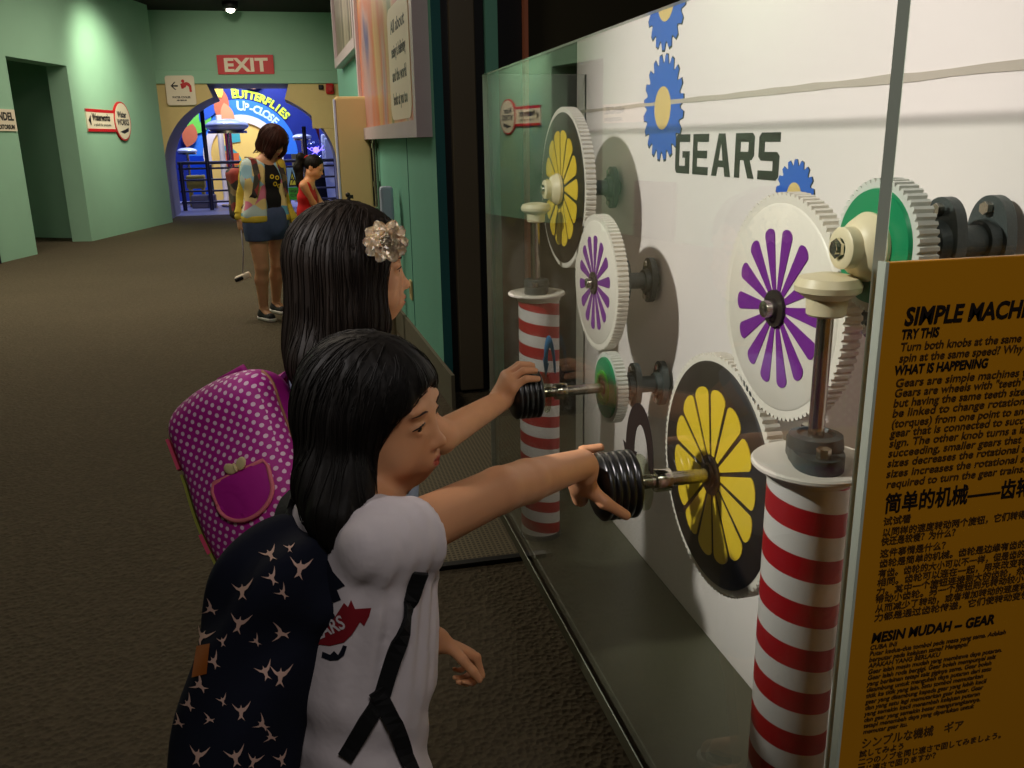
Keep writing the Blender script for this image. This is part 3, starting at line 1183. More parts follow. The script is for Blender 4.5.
poster('louvre_panel', 7.95, 10.2, 2.17, 3.7, 'brown striped panel hung high beyond the large poster',
       poster_mat('brown_stripes', [(60, 46, 40), (150, 130, 112), (84, 62, 56), (200, 186, 166), (96, 80, 70)], 3.0, (1, 2.4, 0.02)), False)

# cream drinking cabinet and basin on the right wall
t = thing('water_cabinet', 'tall cream cabinet standing against the green wall by the girl in red', 'cabinet', (0.44, 7.62, 0))
bm = bmesh.new()
add_box(bm, (0, 0.2, 0.90), (0.27, 0.50, 1.72), bevel=0.02)
obj('body', bm, MT['cream'], t)
bm = bmesh.new()
add_box(bm, (-0.140, -0.03, 0.92), (0.018, 0.07, 1.64), bevel=0.006)
obj('edge_strip', bm, MT['paleblue'], t)
bm = bmesh.new()
add_box(bm, (0.142, -0.03, 0.92), (0.016, 0.04, 1.66), bevel=0.004)
obj('side_gap', bm, MT['black'], t)
bm = bmesh.new()
add_box(bm, (0, 0.2, 0.035), (0.24, 0.44, 0.07))
obj('plinth', bm, MT['black'], t)

t = thing('drinking_fountain', 'steel drinking fountain basin with black tap in front of the cream cabinet', 'drinking fountain', (0.43, 7.12, 0))
bm = bmesh.new()
add_lathe(bm, [(0, 0.80), (0.06, 0.80), (0.10, 0.84), (0.135, 0.895), (0.14, 0.90), (0.128, 0.90), (0.09, 0.86), (0.05, 0.83), (0, 0.825)], n=32)
obj('basin', bm, MT['chrome'], t, smooth=True)
bm = bmesh.new()
add_cyl(bm, (0, 0, 0), (0, 0, 0.82), 0.05, n=20)
add_cyl(bm, (0, 0, 0), (0, 0, 0.02), 0.13, n=24)
obj('pedestal', bm, MT['steel'], t, sharp=40)
bm = bmesh.new()
add_tube(bm, [(-0.09, 0, 0.86), (-0.09, 0, 0.96), (-0.08, 0, 0.985), (-0.05, 0, 0.985)], 0.016, 10)
add_ball(bm, (-0.09, 0, 1.0), 0.02)
obj('tap', bm, MT['black'], t, smooth=True)

t = thing('soap_dispenser', 'grey and lavender dispenser on a post against the green wall', 'dispenser', (RWX(6.25)-0.09, 6.25, 0))
bm = bmesh.new()
add_box(bm, (0, 0, 0.98), (0.09, 0.10, 0.24), bevel=0.02)
obj('housing', bm, MT['paleblue'], t)
bm = bmesh.new()
add_cyl(bm, (0, 0, 0), (0, 0, 0.87), 0.022, n=16)
add_cyl(bm, (0, 0, 0), (0, 0, 0.015), 0.08, n=20)
obj('post', bm, MT['steel'], t, sharp=40)
bm = bmesh.new()
add_box(bm, (-0.01, -0.03, 0.845), (0.11, 0.12, 0.025), bevel=0.006)
obj('drip_tray', bm, MT['casting'], t)

bm = bmesh.new()
add_cyl(bm, (RWX(7.33)-0.03, 7.33, 0.0), (RWX(7.33)-0.03, 7.33, 1.42), 0.02, n=14)
for z in (0.5, 1.05, 1.35):
    add_cyl(bm, (RWX(7.33)-0.03, 7.33, z), (RWX(7.33)-0.03, 7.33, z+0.04), 0.028, n=14)
tag(obj('water_pipe', bm, MT['steel'], sharp=40), 'thin steel water pipe running down the green wall under the poster', 'pipe')
bm = bmesh.new()
add_box(bm, (RWX(5.86)-0.006, 5.86, 0.43), (0.012, 0.10, 0.13), bevel=0.004)
add_box(bm, (RWX(5.86)-0.014, 5.86, 0.43), (0.006, 0.03, 0.05), bevel=0.002, mi=1)
tag(obj('wall_switch', bm, (MT['cream'], MT['black'])), 'cream switch plate low on the green wall', 'switch')
t_ = left_mat(11.75, 0.0, 0.0)
bm = bmesh.new()
add_poly(bm, [(-0.5, 0.0), (0.42, 0.0), (0.42, 0.80), (-0.5, 0.80)], 0.05, t_)
add_poly(bm, [(-0.45, 0.05), (0.37, 0.05), (0.37, 0.75), (-0.45, 0.75)], 0.06, t_)
struct(obj('trim_5', bm, MT['navy']))
# ------------------------------------------------------------------ the gallery beyond the arch
def on_y(px, py, Y):
    r = CAM_F+CAM_R*(px-512)/FPX+CAM_U*(384-py)/FPX
    return CAM_O+r*(Y/r[1])

GB = 26.5
bm = quad_bm(((-6, GB, 0), (4, GB, 0), (4, GB, 6), (-6, GB, 6)), ((-6, 18.95, 0), (-6, GB, 0), (-6, GB, 6), (-6, 18.95, 6)), ((4, 18.95, 0), (4, GB, 0), (4, GB, 6), (4, 18.95, 6)))
struct(obj('wall_gallery', bm, mat('blue_gallery_wall', (52, 66, 150), 0.8, var=0.2, vscale=1.2)))
bm = bmesh.new()
add_box(bm, (-1.0, 22.9, 0.004), (10, 7.6, 0.01))
struct(obj('floor_gallery', bm, mat('blue_grey_floor', (140, 140, 170), 0.4, var=0.1, vscale=2)))

# BUTTERFLIES UP-CLOSE arch sign
GS = 24.2
t = thing('butterfly_sign', 'arched blue BUTTERFLIES UP-CLOSE sign with a yellow inside seen through the archway', 'sign', (-1.42, GS, 0))
def gm(off):
    return basis((0, -off, 1.13), (1, 0, 0), (0, 0, 1))
def band(r0, r1, a0, a1, n=40):
    o = [(r1*math.cos(R(a0+(a1-a0)*i/n)), r1*math.sin(R(a0+(a1-a0)*i/n))) for i in range(n+1)]
    i_ = [(r0*math.cos(R(a1+(a0-a1)*i/n)), r0*math.sin(R(a1+(a0-a1)*i/n))) for i in range(n+1)]
    return o+i_
bm = bmesh.new()
add_poly(bm, [(1.9, -1.13)]+band(1.32, 1.95, 0, 180)[:41]+[(-1.9, -1.13), (-1.35, -1.13)]+[(-1.35*math.cos(R(180*i/40)), 1.35*math.sin(R(180*i/40))) for i in range(41)]+[(1.35, -1.13)], 0.06, gm(0))
obj('board', bm, mat('deep_blue_board', (22, 40, 120), 0.5, var=0.2, vscale=2), t)
bm = bmesh.new()
add_poly(bm, band(0.98, 1.36, 0, 180), 0.05, gm(0.03))
obj('blue_band', bm, mat('bright_blue_board', (52, 124, 214), 0.5), t)
bm = bmesh.new()
add_poly(bm, band(0.80, 0.99, -20, 195), 0.05, gm(0.05))
obj('white_band', bm, MT['signwhite'], t)
bm = bmesh.new()
add_poly(bm, [(0.82*math.cos(R(a)), 0.82*math.sin(R(a))) for a in range(0, 181, 6)]+[(-0.82, -1.13), (0.82, -1.13)], 0.04, gm(0))
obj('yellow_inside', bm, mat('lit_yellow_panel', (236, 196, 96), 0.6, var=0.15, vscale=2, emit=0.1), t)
bm = bmesh.new()
add_poly(bm, [(-0.30, 0.3), (-0.05, 0.33), (-0.05, 0.72), (-0.30, 0.70)], 0.02, gm(0.05))
add_poly(bm, band(0.38, 0.50, -40, 90), 0.02, Matrix.Translation((-0.55, 0, -0.25)) @ gm(0.05))
obj('teal_shapes', bm, mat('teal_board', (70, 170, 160), 0.5), t)
bm = bmesh.new()
add_poly(bm, [(-0.48, -0.25), (-0.12, -0.25), (-0.12, 0.05), (-0.48, 0.05)], 0.02, gm(0.07))
obj('orange_notice', bm, mat('orange_board', (232, 110, 50), 0.5), t)
def arc_text(bm, s, r, a0, a1, size, bold):
    for i, ch in enumerate(s):
        if ch == ' ':
            continue
        a = R(a0+(a1-a0)*i/(len(s)-1))
        m_ = gm(0.085) @ Matrix.Rotation(a-math.pi/2, 4, 'Z') @ Matrix.Translation((0, r, 0))
        text_bm(bm, ch, size*(1.2 if i == 0 else 1), m_, 'CENTER', bold=bold)
bm = bmesh.new()
arc_text(bm, 'BUTTERFLIES', 1.40, 93, 40, 0.26, 0.012)
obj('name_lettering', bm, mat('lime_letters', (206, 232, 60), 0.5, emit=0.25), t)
bm = bmesh.new()
arc_text(bm, 'UP-CLOSE', 1.10, 88, 44, 0.26, 0.010)
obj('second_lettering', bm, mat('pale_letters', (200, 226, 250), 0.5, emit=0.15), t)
def leaf(bm, c, L, w, ang, mi=0, off=0.08):
    pts = []
    for i in range(13):
        u = i/12
        pts.append((L*(u-0.5), w*math.sin(math.pi*u)**0.8))
    pts += [(x, -y) for x, y in pts[-2:0:-1]]
    ca, sa = math.cos(R(ang)), math.sin(R(ang))
    add_poly(bm, [(c[0]+x*ca-y*sa, c[1]+x*sa+y*ca) for x, y in pts], 0.03, gm(off), mi)
leafm = [mat('leaf_green', (110, 200, 70), 0.5), mat('wing_blue', (40, 84, 170), 0.5), mat('wing_orange', (196, 104, 64), 0.5), mat('wing_tan', (214, 150, 96), 0.5), mat('wing_yellow', (236, 196, 70), 0.5)]
for k_, (c_, L_, w_, a_, mi_) in enumerate((((-1.00, 0.82), 0.8, 0.24, 40, 0), ((-0.72, 1.20), 0.9, 0.20, 55, 1), ((-0.42, 1.22), 0.7, 0.18, 75, 2), ((-0.30, 0.98), 0.6, 0.16, 100, 3),
                                ((-0.52, 1.62), 0.5, 0.18, 120, 4), ((0.40, 1.80), 0.6, 0.20, 10, 3), ((-1.25, 0.50), 0.6, 0.18, 70, 2))):
    bm = bmesh.new()
    leaf(bm, c_, L_, w_, a_, 0, 0.10+0.012*k_)
    obj('leaf_cutout', bm, leafm[mi_], t)
for x in (-1.5, 1.5):
    bm = bmesh.new()
    add_box(bm, (x, 0.08, 0.6), (0.12, 0.12, 1.2), bevel=0.01)
    obj('foot', bm, MT['navy'], t)

# columns, banners and a red curtain
def post_obj(name, px0, px1, Y, z1, m, label, cat):
    a, b = on_y(px0, 160, Y), on_y(px1, 160, Y)
    bm = bmesh.new()
    add_cyl(bm, ((a[0]+b[0])/2, Y, 0), ((a[0]+b[0])/2, Y, z1), (b[0]-a[0])/2, n=24)
    add_cyl(bm, ((a[0]+b[0])/2, Y, 0), ((a[0]+b[0])/2, Y, 0.08), (b[0]-a[0])/2*1.25, n=24)
    tag(obj(name, bm, m, sharp=40), label, cat)
post_obj('gallery_column', 227, 234, 23.2, 1.95, mat('dark_red_paint', (116, 26, 38), 0.5), 'dark red column standing below the butterfly sign', 'column')
post_obj('white_column', 220, 226, 23.5, 2.1, MT['signwhite'], 'white column beside the dark red one under the butterfly sign', 'column')
bm = bmesh.new()
a, b = on_y(187, 140, 25.5), on_y(204, 140, 25.5)
add_box(bm, ((a[0]+b[0])/2, 25.5, 1.2), (b[0]-a[0], 0.08, 2.4), bevel=0.02)
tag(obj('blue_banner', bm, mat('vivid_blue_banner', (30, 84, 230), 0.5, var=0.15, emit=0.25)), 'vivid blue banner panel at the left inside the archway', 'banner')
bm = bmesh.new()
a, b = on_y(205, 140, 25.3), on_y(220, 140, 25.3)
add_box(bm, ((a[0]+b[0])/2, 25.3, 0.7), (b[0]-a[0], 0.3, 1.4), bevel=0.03)
tag(obj('teal_cabinet', bm, mat('teal_cabinet_paint', (40, 84, 120), 0.5)), 'dull teal cabinet behind the railing under the leaf cutouts', 'cabinet')
bm = bmesh.new()
a, b = on_y(301, 140, 24.8), on_y(319, 140, 24.8)
pts = [(a[0]+(b[0]-a[0])*i/24, 24.8+0.05*math.sin(i*1.6)) for i in range(25)]
for p, q in zip(pts, pts[1:]):
    bm.faces.new([bm.verts.new(v) for v in ((p[0], p[1], 0.4), (q[0], q[1], 0.4), (q[0], q[1], 2.3), (p[0], p[1], 2.3))])
for p, q in zip(pts, pts[1:]):
    bm.faces.new([bm.verts.new(v) for v in ((p[0], p[1]+0.04, 0.4), (q[0], q[1]+0.04, 0.4), (q[0], q[1]+0.04, 2.3), (p[0], p[1]+0.04, 2.3))])
bmesh.ops.remove_doubles(bm, verts=bm.verts, dist=1e-4)
add_box(bm, ((a[0]+b[0])/2, 24.82, 2.33), (b[0]-a[0]+0.1, 0.12, 0.08))
add_box(bm, (a[0], 24.82, 1.15), (0.05, 0.06, 2.3))
add_box(bm, (b[0], 24.82, 1.15), (0.05, 0.06, 2.3))
tag(obj('stage_curtain', bm, mat('dark_red_curtain', (104, 24, 44), 0.8, var=0.2)), 'dark red curtain on a frame at the right inside the archway', 'curtain')
bm = bmesh.new()
a, b = on_y(290, 140, 25.0), on_y(297, 140, 25.0)
add_box(bm, ((a[0]+b[0])/2, 25.0, 1.25), (b[0]-a[0], 0.06, 2.5), bevel=0.01)
tag(obj('striped_banner', bm, mat('pale_yellow_banner', (220, 206, 130), 0.6, var=0.2, vscale=2)), 'narrow pale yellow banner between sign and red curtain', 'banner')

# dome exhibits on pedestals
def dome(px, py, w, Y, label):
    c = on_y(px, py, Y)
    r = w/2*Y*1.04/FPX
    t = thing('dome_exhibit', label, 'exhibit', (c[0], Y, 0), 'dome exhibits in the blue gallery')
    bm = bmesh.new()
    add_ball(bm, (0, 0, c[2]), (r, r, r*0.33), 24, 12)
    obj('dome', bm, mat('frosted_dome', (206, 216, 238), 0.12, spec=0.7), t, smooth=True)
    bm = bmesh.new()
    add_cyl(bm, (0, 0, 0), (0, 0, c[2]-r*0.3), 0.03, n=20)
    add_cyl(bm, (0, 0, c[2]-r*0.34), (0, 0, c[2]-r*0.22), r*0.9, n=28)
    add_cyl(bm, (0, 0, 0), (0, 0, 0.05), 0.3, n=24)
    obj('pedestal', bm, MT['steel'], t, sharp=40)
dome(227, 126, 37, 21.6, 'largest pale domed exhibit, right of the dark railing post')
dome(187, 151, 17, 22.6, 'small pale domed exhibit at the left edge of the archway')
dome(302, 137, 17, 22.4, 'small pale domed exhibit between the woman and the red curtain')
c = on_y(316, 150, 21.4)
t = thing('plasma_globe', 'glass plasma globe with violet glow above the girl in red', 'globe', (c[0], 21.4, 0))
bm = bmesh.new()
add_ball(bm, (0, 0, c[2]), 0.23, 28, 18)
obj('glass_globe', bm, glass_mat('globe_glass', (0.93, 0.93, 1.0)), t, smooth=True)
bm = bmesh.new()
add_ball(bm, (0, 0, c[2]), 0.07)
for i in range(7):
    a = i*0.9
    add_tube(bm, [(0, 0, c[2]), (0.1*math.cos(a), 0.1*math.sin(a), c[2]+0.06*math.sin(i*2)), (0.2*math.cos(a+0.3), 0.2*math.sin(a+0.3), c[2]+0.1*math.sin(i*2.3))], 0.008, 6)
obj('electrode', bm, mat('violet_plasma', (120, 100, 255), emit=4), t, smooth=True)
bm = bmesh.new()
add_cyl(bm, (0, 0, 0), (0, 0, c[2]-0.2), 0.2, 0.14, n=24)
obj('stand', bm, MT['navy'], t, sharp=40)

# dark railing across the opening
RY = 20.6
xa, xb = on_y(178, 170, RY)[0], on_y(345, 170, RY)[0]
t = thing('railing', 'dark navy metal railing across the far side of the archway', 'railing', ((xa+xb)/2, RY, 0))
navym = mat('navy_rail_paint', (24, 24, 62), 0.4)
for z in (0.18, 0.42, 0.66, 0.90, 1.02):
    bm = bmesh.new()
    add_cyl(bm, ((xa-xb)/2, 0, z), ((xb-xa)/2, 0, z), 0.022 if z < 1 else 0.035, n=12)
    obj('rail', bm, navym, t, sharp=40)
for px, top in ((181, 1.04), (208, 2.15), (252, 1.04), (280, 1.04), (307, 1.75), (336, 1.04)):
    x = on_y(px, 170, RY)[0]-(xa+xb)/2
    bm = bmesh.new()
    add_cyl(bm, (x, 0, 0), (x, 0, top), 0.045, n=14)
    obj('post', bm, navym, t, sharp=40)
# crates and a shelf beyond the railing
for px0, px1, z0, z1, Y, col, lab in ((187, 205, 0.42, 0.72, 21.9, (150, 136, 60), 'dull yellow bench block behind the railing left'),
                                      (190, 214, 0.0, 0.30, 21.4, (92, 92, 120), 'low grey block on the floor behind the railing')):
    a, b = on_y(px0, 180, Y), on_y(px1, 180, Y)
    bm = bmesh.new()
    add_box(bm, ((a[0]+b[0])/2, Y, (z0+z1)/2), (b[0]-a[0], 0.4, z1-z0), bevel=0.03)
    if z0 > 0:
        for sx in (a[0]+0.06, b[0]-0.06):
            add_box(bm, (sx, Y, z0/2), (0.06, 0.34, z0), bevel=0.01)
    tag(obj('bench', bm, mat('bench_paint', col, 0.5)), lab, 'bench')
bm = bmesh.new()
a, b = on_y(322, 150, 22.5), on_y(342, 150, 22.5)
add_box(bm, ((a[0]+b[0])/2, 22.5, 0.8), (b[0]-a[0], 0.4, 1.6), bevel=0.04)
add_box(bm, ((a[0]+b[0])/2, 22.28, 1.2), (b[0]-a[0]-0.12, 0.04, 0.6), bevel=0.02)
tag(obj('white_booth', bm, MT['paleblue']), 'pale booth at the right edge inside the archway', 'booth')

# high-voltage notice
Y = 20.5
a, b = on_y(286.5, 168, Y), on_y(299.5, 200, Y)
w, h = b[0]-a[0], a[2]-b[2]
t = thing('voltage_notice', 'notice with yellow and black lightning triangle above green text panel', 'sign', ((a[0]+b[0])/2, Y, b[2]))
bm = bmesh.new()
add_box(bm, (0, 0, h/2), (w, 0.03, h), bevel=0.008)
obj('board', bm, mat('sky_blue_board', (150, 200, 236), 0.5), t)
bm = bmesh.new()
Mv = basis((0, -0.016, 0), (1, 0, 0), (0, 0, 1))
add_poly(bm, [(-w*0.48, 0.01), (w*0.48, 0.01), (w*0.48, h*0.40), (-w*0.48, h*0.40)], 0.004, Mv)
obj('green_panel', bm, MT['brightgreen'], t)
bm = bmesh.new()
add_poly(bm, [(-w*0.46, h*0.42), (w*0.46, h*0.42), (0, h*0.95)], 0.004, Mv, mi=0)
add_poly(bm, [(-w*0.30, h*0.48), (w*0.30, h*0.48), (0, h*0.84)], 0.0055, Mv, mi=1)
add_poly(bm, [(0.02, h*0.76), (-0.05, h*0.62), (0.0, h*0.62), (-0.03, h*0.49), (0.05, h*0.65), (0.0, h*0.65)], 0.007, Mv, mi=0)
obj('lightning_triangle', bm, (MT['blackprint'], mat('warning_yellow', (226, 220, 60), 0.5)), t)
bm = bmesh.new()
for i, s in enumerate(('HIGH', 'VOLTAGE')):
    text_bm(bm, s, 0.09, basis((0, -0.0215, h*(0.24-0.13*i)), (1, 0, 0), (0, 0, 1)), 'CENTER', width=w*0.75, bold=0.002)
obj('lettering', bm, MT['blackprint'], t)
bm = bmesh.new()
for sx in (-w*0.4, w*0.4):
    add_box(bm, (sx, 0.03, h/2-b[2]/2), (0.03, 0.03, h+b[2]))
obj('post', bm, navym, t)
# ------------------------------------------------------------------ the glass case with the gear exhibit
GX, PX = 0.446, 0.708                 # front glass, white panel
Y0, Y1, ZB, ZT = 0.622, 2.20, 0.45, 1.553
case = thing('display_case', 'long glass display case with a white GEARS panel and dark base', 'display case', (0.58, 1.4, 0))
cb = Vector((0.58, 1.4, 0))
def cpart(name, bm, m, parent=None, **kw):
    """case parts are modelled in world space and stored relative to the case's base"""
    bmesh.ops.translate(bm, verts=bm.verts, vec=-cb)
    return obj(name, bm, m, parent or case, **kw)
def pane(bm, x0, x1, y0, y1, z0, z1, thin):
    fs = add_box(bm, ((x0+x1)/2, (y0+y1)/2, (z0+z1)/2), (x1-x0, y1-y0, z1-z0))
    bm.normal_update()
    for f in fs:
        f.material_index = 0 if abs(f.normal[thin]) > 0.9 else 1
bm = bmesh.new(); pane(bm, GX, GX+0.011, Y0, Y1, ZB, ZT, 0)
cpart('front_glass', bm, (MT['caseglass'], MT['glassedge']))
bm = bmesh.new(); pane(bm, GX+0.0115, PX, Y1-0.012, Y1, ZB, ZT, 1)
cpart('end_glass', bm, (MT['caseglass'], MT['glassedge']))
bm = bmesh.new(); pane(bm, GX+0.0115, PX, Y0, Y0+0.012, ZB, ZT, 1)
cpart('end_glass', bm, (MT['caseglass'], MT['glassedge']))
bm = bmesh.new()
add_box(bm, (0.5875, 1.407, 0.435), (0.283, 1.586, 0.03), bevel=0.002)
cpart('base_board', bm, MT['casefloor'])
bm = bmesh.new()
add_box(bm, (0.716, 1.40, 0.21), (0.026, 1.5, 0.42))
for y in (0.8, 1.4, 2.0):
    bm2 = [(0.703, 0.0), (0.703, 0.42), (0.56, 0.42), (0.66, 0.30), (0.69, 0.0)]
    add_poly(bm, bm2, 0.02, basis((0, y, 0), (1, 0, 0), (0, 0, 1)))
cpart('support', bm, MT['black'])
bm = bmesh.new()
add_box(bm, (PX+0.011, 1.434, (0.45+1.640)/2), (0.022, 1.668, 1.19), bevel=0.0015)
panel = cpart('back_panel', bm, MT['whitepanel'])
def on_panel(y, z, off=0.0008):
    return basis((PX-off, y, z), (0, -1, 0), (0, 0, 1))
inv = Matrix.Translation(-cb)
bm = bmesh.new()
pts = []
rs = random.Random(3)
top = [(0.605+i*0.055, 1.4685+rs.uniform(-0.0012, 0.0012)) for i in range(31)]
bot = [(y, 1.4575+0.004*(i/30)+rs.uniform(-0.0012, 0.0012)) for i, (y, z) in enumerate(top)]
add_poly(bm, [(-y, z) for y, z in top]+[(-y, z) for y, z in bot[::-1]], 0.0022, basis((PX+0.0012, 0, 0), (0, -1, 0), (0, 0, 1)))
cpart('seam_strip', bm, mat('grey_tape', (176, 166, 152), 0.7), None).parent = panel
def gear_pts(r0, r1, n, a0=0.0, a1=360.0, duty=0.5):
    pts = []
    for i in range(n):
        for fr, r in ((0.0, r0), (0.08, r0), (0.5-duty/2+0.10, r1), (0.5+duty/2-0.02, r1), (0.92, r0)):
            a = R(a0+(a1-a0)*(i+fr)/n)
            pts.append((r*math.cos(a), r*math.sin(a)))
    return pts
def clip_poly(pts, zmax):
    out = []
    for (x0, z0), (x1, z1) in zip(pts, pts[1:]+pts[:1]):
        if z0 <= zmax:
            out.append((x0, z0))
        if (z0 <= zmax) != (z1 <= zmax):
            t = (zmax-z0)/(z1-z0)
            out.append((x0+t*(x1-x0), zmax))
    return out
def gear_print(y, z, ro, rh, n):
    bm = bmesh.new()
    m_ = on_panel(y, z, 0.0)
    lim = 1.638-z
    g = clip_poly(gear_pts(ro*0.84, ro, n), lim)
    g2 = clip_poly([(x*1.035+0.001, yy*1.03-0.001) for x, yy in gear_pts(ro*0.84, ro, n)], lim)
    add_poly(bm, g2, 0.0006, m_, mi=2)
    add_poly(bm, g, 0.0009, m_, mi=0)
    add_poly(bm, clip_poly(ellipse(rh, rh), lim), 0.0012, m_, mi=1)
    o = cpart('gear_print', bm, (MT['blueprint'], MT['beigeprint'], MT['blackprint']))
    o.parent = panel
gear_print(1.693, 1.655, 0.092, 0.040, 17)
gear_print(1.695, 1.455, 0.100, 0.041, 20)
gear_print(1.187, 1.312, 0.053, 0.020, 18)
# GEARS lettering: squared strokes with cut corners, drawn as outlines in a 5 x 7 cell
T_ = 1.35
LET = {
    'G': [[(5, 7), (0.6, 7), (0, 6.4), (0, 0.6), (0.6, 0), (5, 0), (5, 4), (2.6, 4), (2.6, 2.8), (3.6, 2.8), (3.6, T_), (T_, T_), (T_, 7-T_), (5, 7-T_)]],
    'E': [[(0, 0), (5, 0), (5, T_), (T_, T_), (T_, 2.85), (4.6, 2.85), (4.6, 4.15), (T_, 4.15), (T_, 7-T_), (5, 7-T_), (5, 7), (0, 7)]],
    'A': [[(0, 0), (1.5, 0), (1.85, 1.5), (3.75, 1.5), (4.1, 0), (5.6, 0), (3.7, 7), (1.9, 7)]],
    'R': [[(0, 0), (T_, 0), (T_, 7-T_), (3.6, 7-T_), (3.6, 4.1), (T_, 4.1), (T_, 2.8), (2.4, 2.8), (3.7, 0), (5.2, 0), (3.9, 2.85), (4.4, 2.85), (5, 3.5), (5, 6.4), (4.4, 7), (0, 7)]],
    'S': [[(0, 0), (4.4, 0), (5, 0.6), (5, 3.6), (4.4, 4.15), (T_, 4.15), (T_, 7-T_), (5, 7-T_), (5, 7), (0.6, 7), (0, 6.4), (0, 3.4), (0.6, 2.85), (3.6, 2.85), (3.6, T_), (0, T_)]],
}
bm = bmesh.new()
x = 0.0
W_, H_ = 0.388, 0.0715
tot = 5*5+0.6+4*1.25
for ch in 'GEARS':
    for pl in LET[ch]:
        add_poly(bm, [((x+a)*W_/tot, b*H_/7) for a, b in pl], 0.0012, basis((PX, 1.624, 1.3325), (0, -1, 0), (0, 0, 1)))
    if ch == 'A':
        pass
    x += (5.6 if ch == 'A' else 5)+1.25
cpart('gears_lettering', bm, MT['blackprint']).parent = panel
bm = bmesh.new()
add_poly(bm, [((x+a)*W_/tot, b*H_/7) for x, (a, b) in zip([12.5]*3, [(2.25, 2.6), (3.35, 2.6), (2.8, 5.2)])], 0.0015, basis((PX, 1.624, 1.3325), (0, -1, 0), (0, 0, 1)))
cpart('letter_gap', bm, MT['whitepanel']).parent = panel

# curved arrows stuck on the glass above the knobs
def arrow(y, z, sx, sz, m):
    bm = bmesh.new()
    o, i_ = [], []
    for k in range(17):
        t = R(-8+188*k/16)
        w = 0.20+0.22*min(1, k/9)
        o.append((math.cos(t)*1.0, math.sin(t)*1.0))
        i_.append((math.cos(t)*(1.0-w*1.5), math.sin(t)*(1.0-w)))
    pts = o+[(-1.22, 0.02), (-0.70, -0.60), (-0.16, 0.02)]+i_[::-1]
    add_poly(bm, [(a*sx, b*sz) for a, b in pts], 0.0008, basis((GX, y, z), (0, -1, 0), (0, 0, 1)))
    return cpart('arrow_sticker', bm, m)
arrow(1.118, 0.955, 0.054, 0.078, MT['brownprint'])
arrow(1.600, 0.972, 0.042, 0.058, MT['bluesticker'])['label'] = 'blue curved arrow sticker'

# amber information panel on the near end of the case
inf = thing('information_panel', 'amber information panel headed SIMPLE MACHINES on the end of the case', 'information panel', (0.577, 0.608, 0.45))
bm = bmesh.new()
add_box(bm, (0, 0, 0.4255), (0.257, 0.006, 0.851), bevel=0.0012)
obj('board', bm, MT['amber'], inf)
bm = bmesh.new()
add_box(bm, (-0.1295, 0.002, 0.4255), (0.003, 0.010, 0.851))
obj('pale_edge', bm, MT['glassedge'], inf)
def info(px, py, s, size, bold=0.0, shear=0.0, width=None, bm=None):
    p = on_y(px, py, 0.6045)
    text_bm(bm, s, size, basis((p[0]-0.577, 0.6045-0.608, p[2]-0.45), (1, 0, 0), (0, 0, 1)), bold=bold, shear=shear, width=width)
for px, py, tx, sz, bo, sh_, wd in ((904, 325, 'SIMPLE MACHINES', 0.0205, 0.0005, 0.12, 0.149), (901, 339, 'TRY THIS', 0.0112, 0.0002, 0.12, 0.035), (894, 375, 'WHAT IS HAPPENING', 0.0112, 0.0002, 0.1, 0.090),
                                   (884, 512, '简单的机械——齿轮', 0.0200, 0.0002, 0.0, 0.150), (871, 643, 'MESIN MUDAH -- GEAR', 0.0140, 0.0003, 0.12, 0.130)):
    bm = bmesh.new()
    info(px, py, tx, sz, bo, sh_, wd, bm)
    obj('heading', bm, MT['brownprint'], inf)
bm = bmesh.new()
body = [(900, 351, 'Turn both knobs at the same time. Do they', 0.176), (899, 362, 'spin at the same speed? Why do you think so', 0.188),
        (895, 387, 'Gears are simple machines that', 0.142), (894, 397, 'Gears are wheels with "teeth" that mesh', 0.172), (893, 407, 'but having the same teeth size. Gears can', 0.178),
        (892, 417, 'be linked to change rotational forces', 0.170), (891, 427.5, '(torques) from one point to another. The', 0.176), (890, 437, 'gear that is connected to successive gear', 0.182),
        (889, 447, 'sign. The other knob turns a larger gear', 0.178), (888, 457, 'succeeding, smaller gears that reduce in', 0.178), (887, 467, 'sizes decreases the rotational speed and', 0.180),
        (886, 477.5, 'sizes increases the rotational speed but', 0.180), (886, 488, 'required to turn the gear trains.', 0.140)]
for px, py, s, w in body:
    info(px, py, s, 0.0100, 0.00002, 0.1, w, bm)
zh = [(883, 525, '试试看', 0.027), (882, 536, '以同样的速度转动两个旋钮，它们转得一样', 0.165), (881, 545, '快还是较慢？为什么？', 0.075), (880, 557, '这件事情是什么？', 0.066),
      (879, 567, '齿轮是简单的机械。齿轮是边缘有齿的轮子', 0.17), (878, 577, '有齿。齿轮的大小可以不一样，但是齿的大小', 0.17), (877, 586, '相同。齿轮可以连在一起，用来改变转动', 0.165),
      (876, 595, '力。其中一个旋钮连接到大的齿轮，然后', 0.165), (875, 603, '带动小齿轮。另一个旋钮则先转动较小的', 0.165), (875, 612, '从而减少了转动，或者增加转动的速度和力', 0.17), (874, 621, '力都是通过齿轮传递，它们使转动变快', 0.165)]
for px, py, s, w in zh:
    info(px, py, s, 0.0086, 0.0, 0.0, w, bm)
ms = ['CUBA INI', 'Putar kedua-dua tombol pada masa yang sama. Adakah', 'berputar pada kelajuan sama? Mengapa?', 'APAKAH YANG BERLAKU', 'Gear ialah mesin mudah yang membawa daya putaran.',
      'Gear ialah roda bergigi. Gear boleh mempunyai saiz', 'yang berlainan tetapi saiz giginya sama. Gear boleh', 'disambung untuk mengubah daya putaran dari satu', 'titik ke titik yang lain. Satu tombol memutarkan',
      'gear yang disambung kepada gear yang lebih kecil', 'dan yang satu lagi memutarkan gear besar. Gear', 'yang semakin kecil menambah kelajuan putaran', 'dan gear yang semakin besar mengurangkannya.', 'tetapi menambah daya yang diperlukan untuk', 'memutar gear itu.']
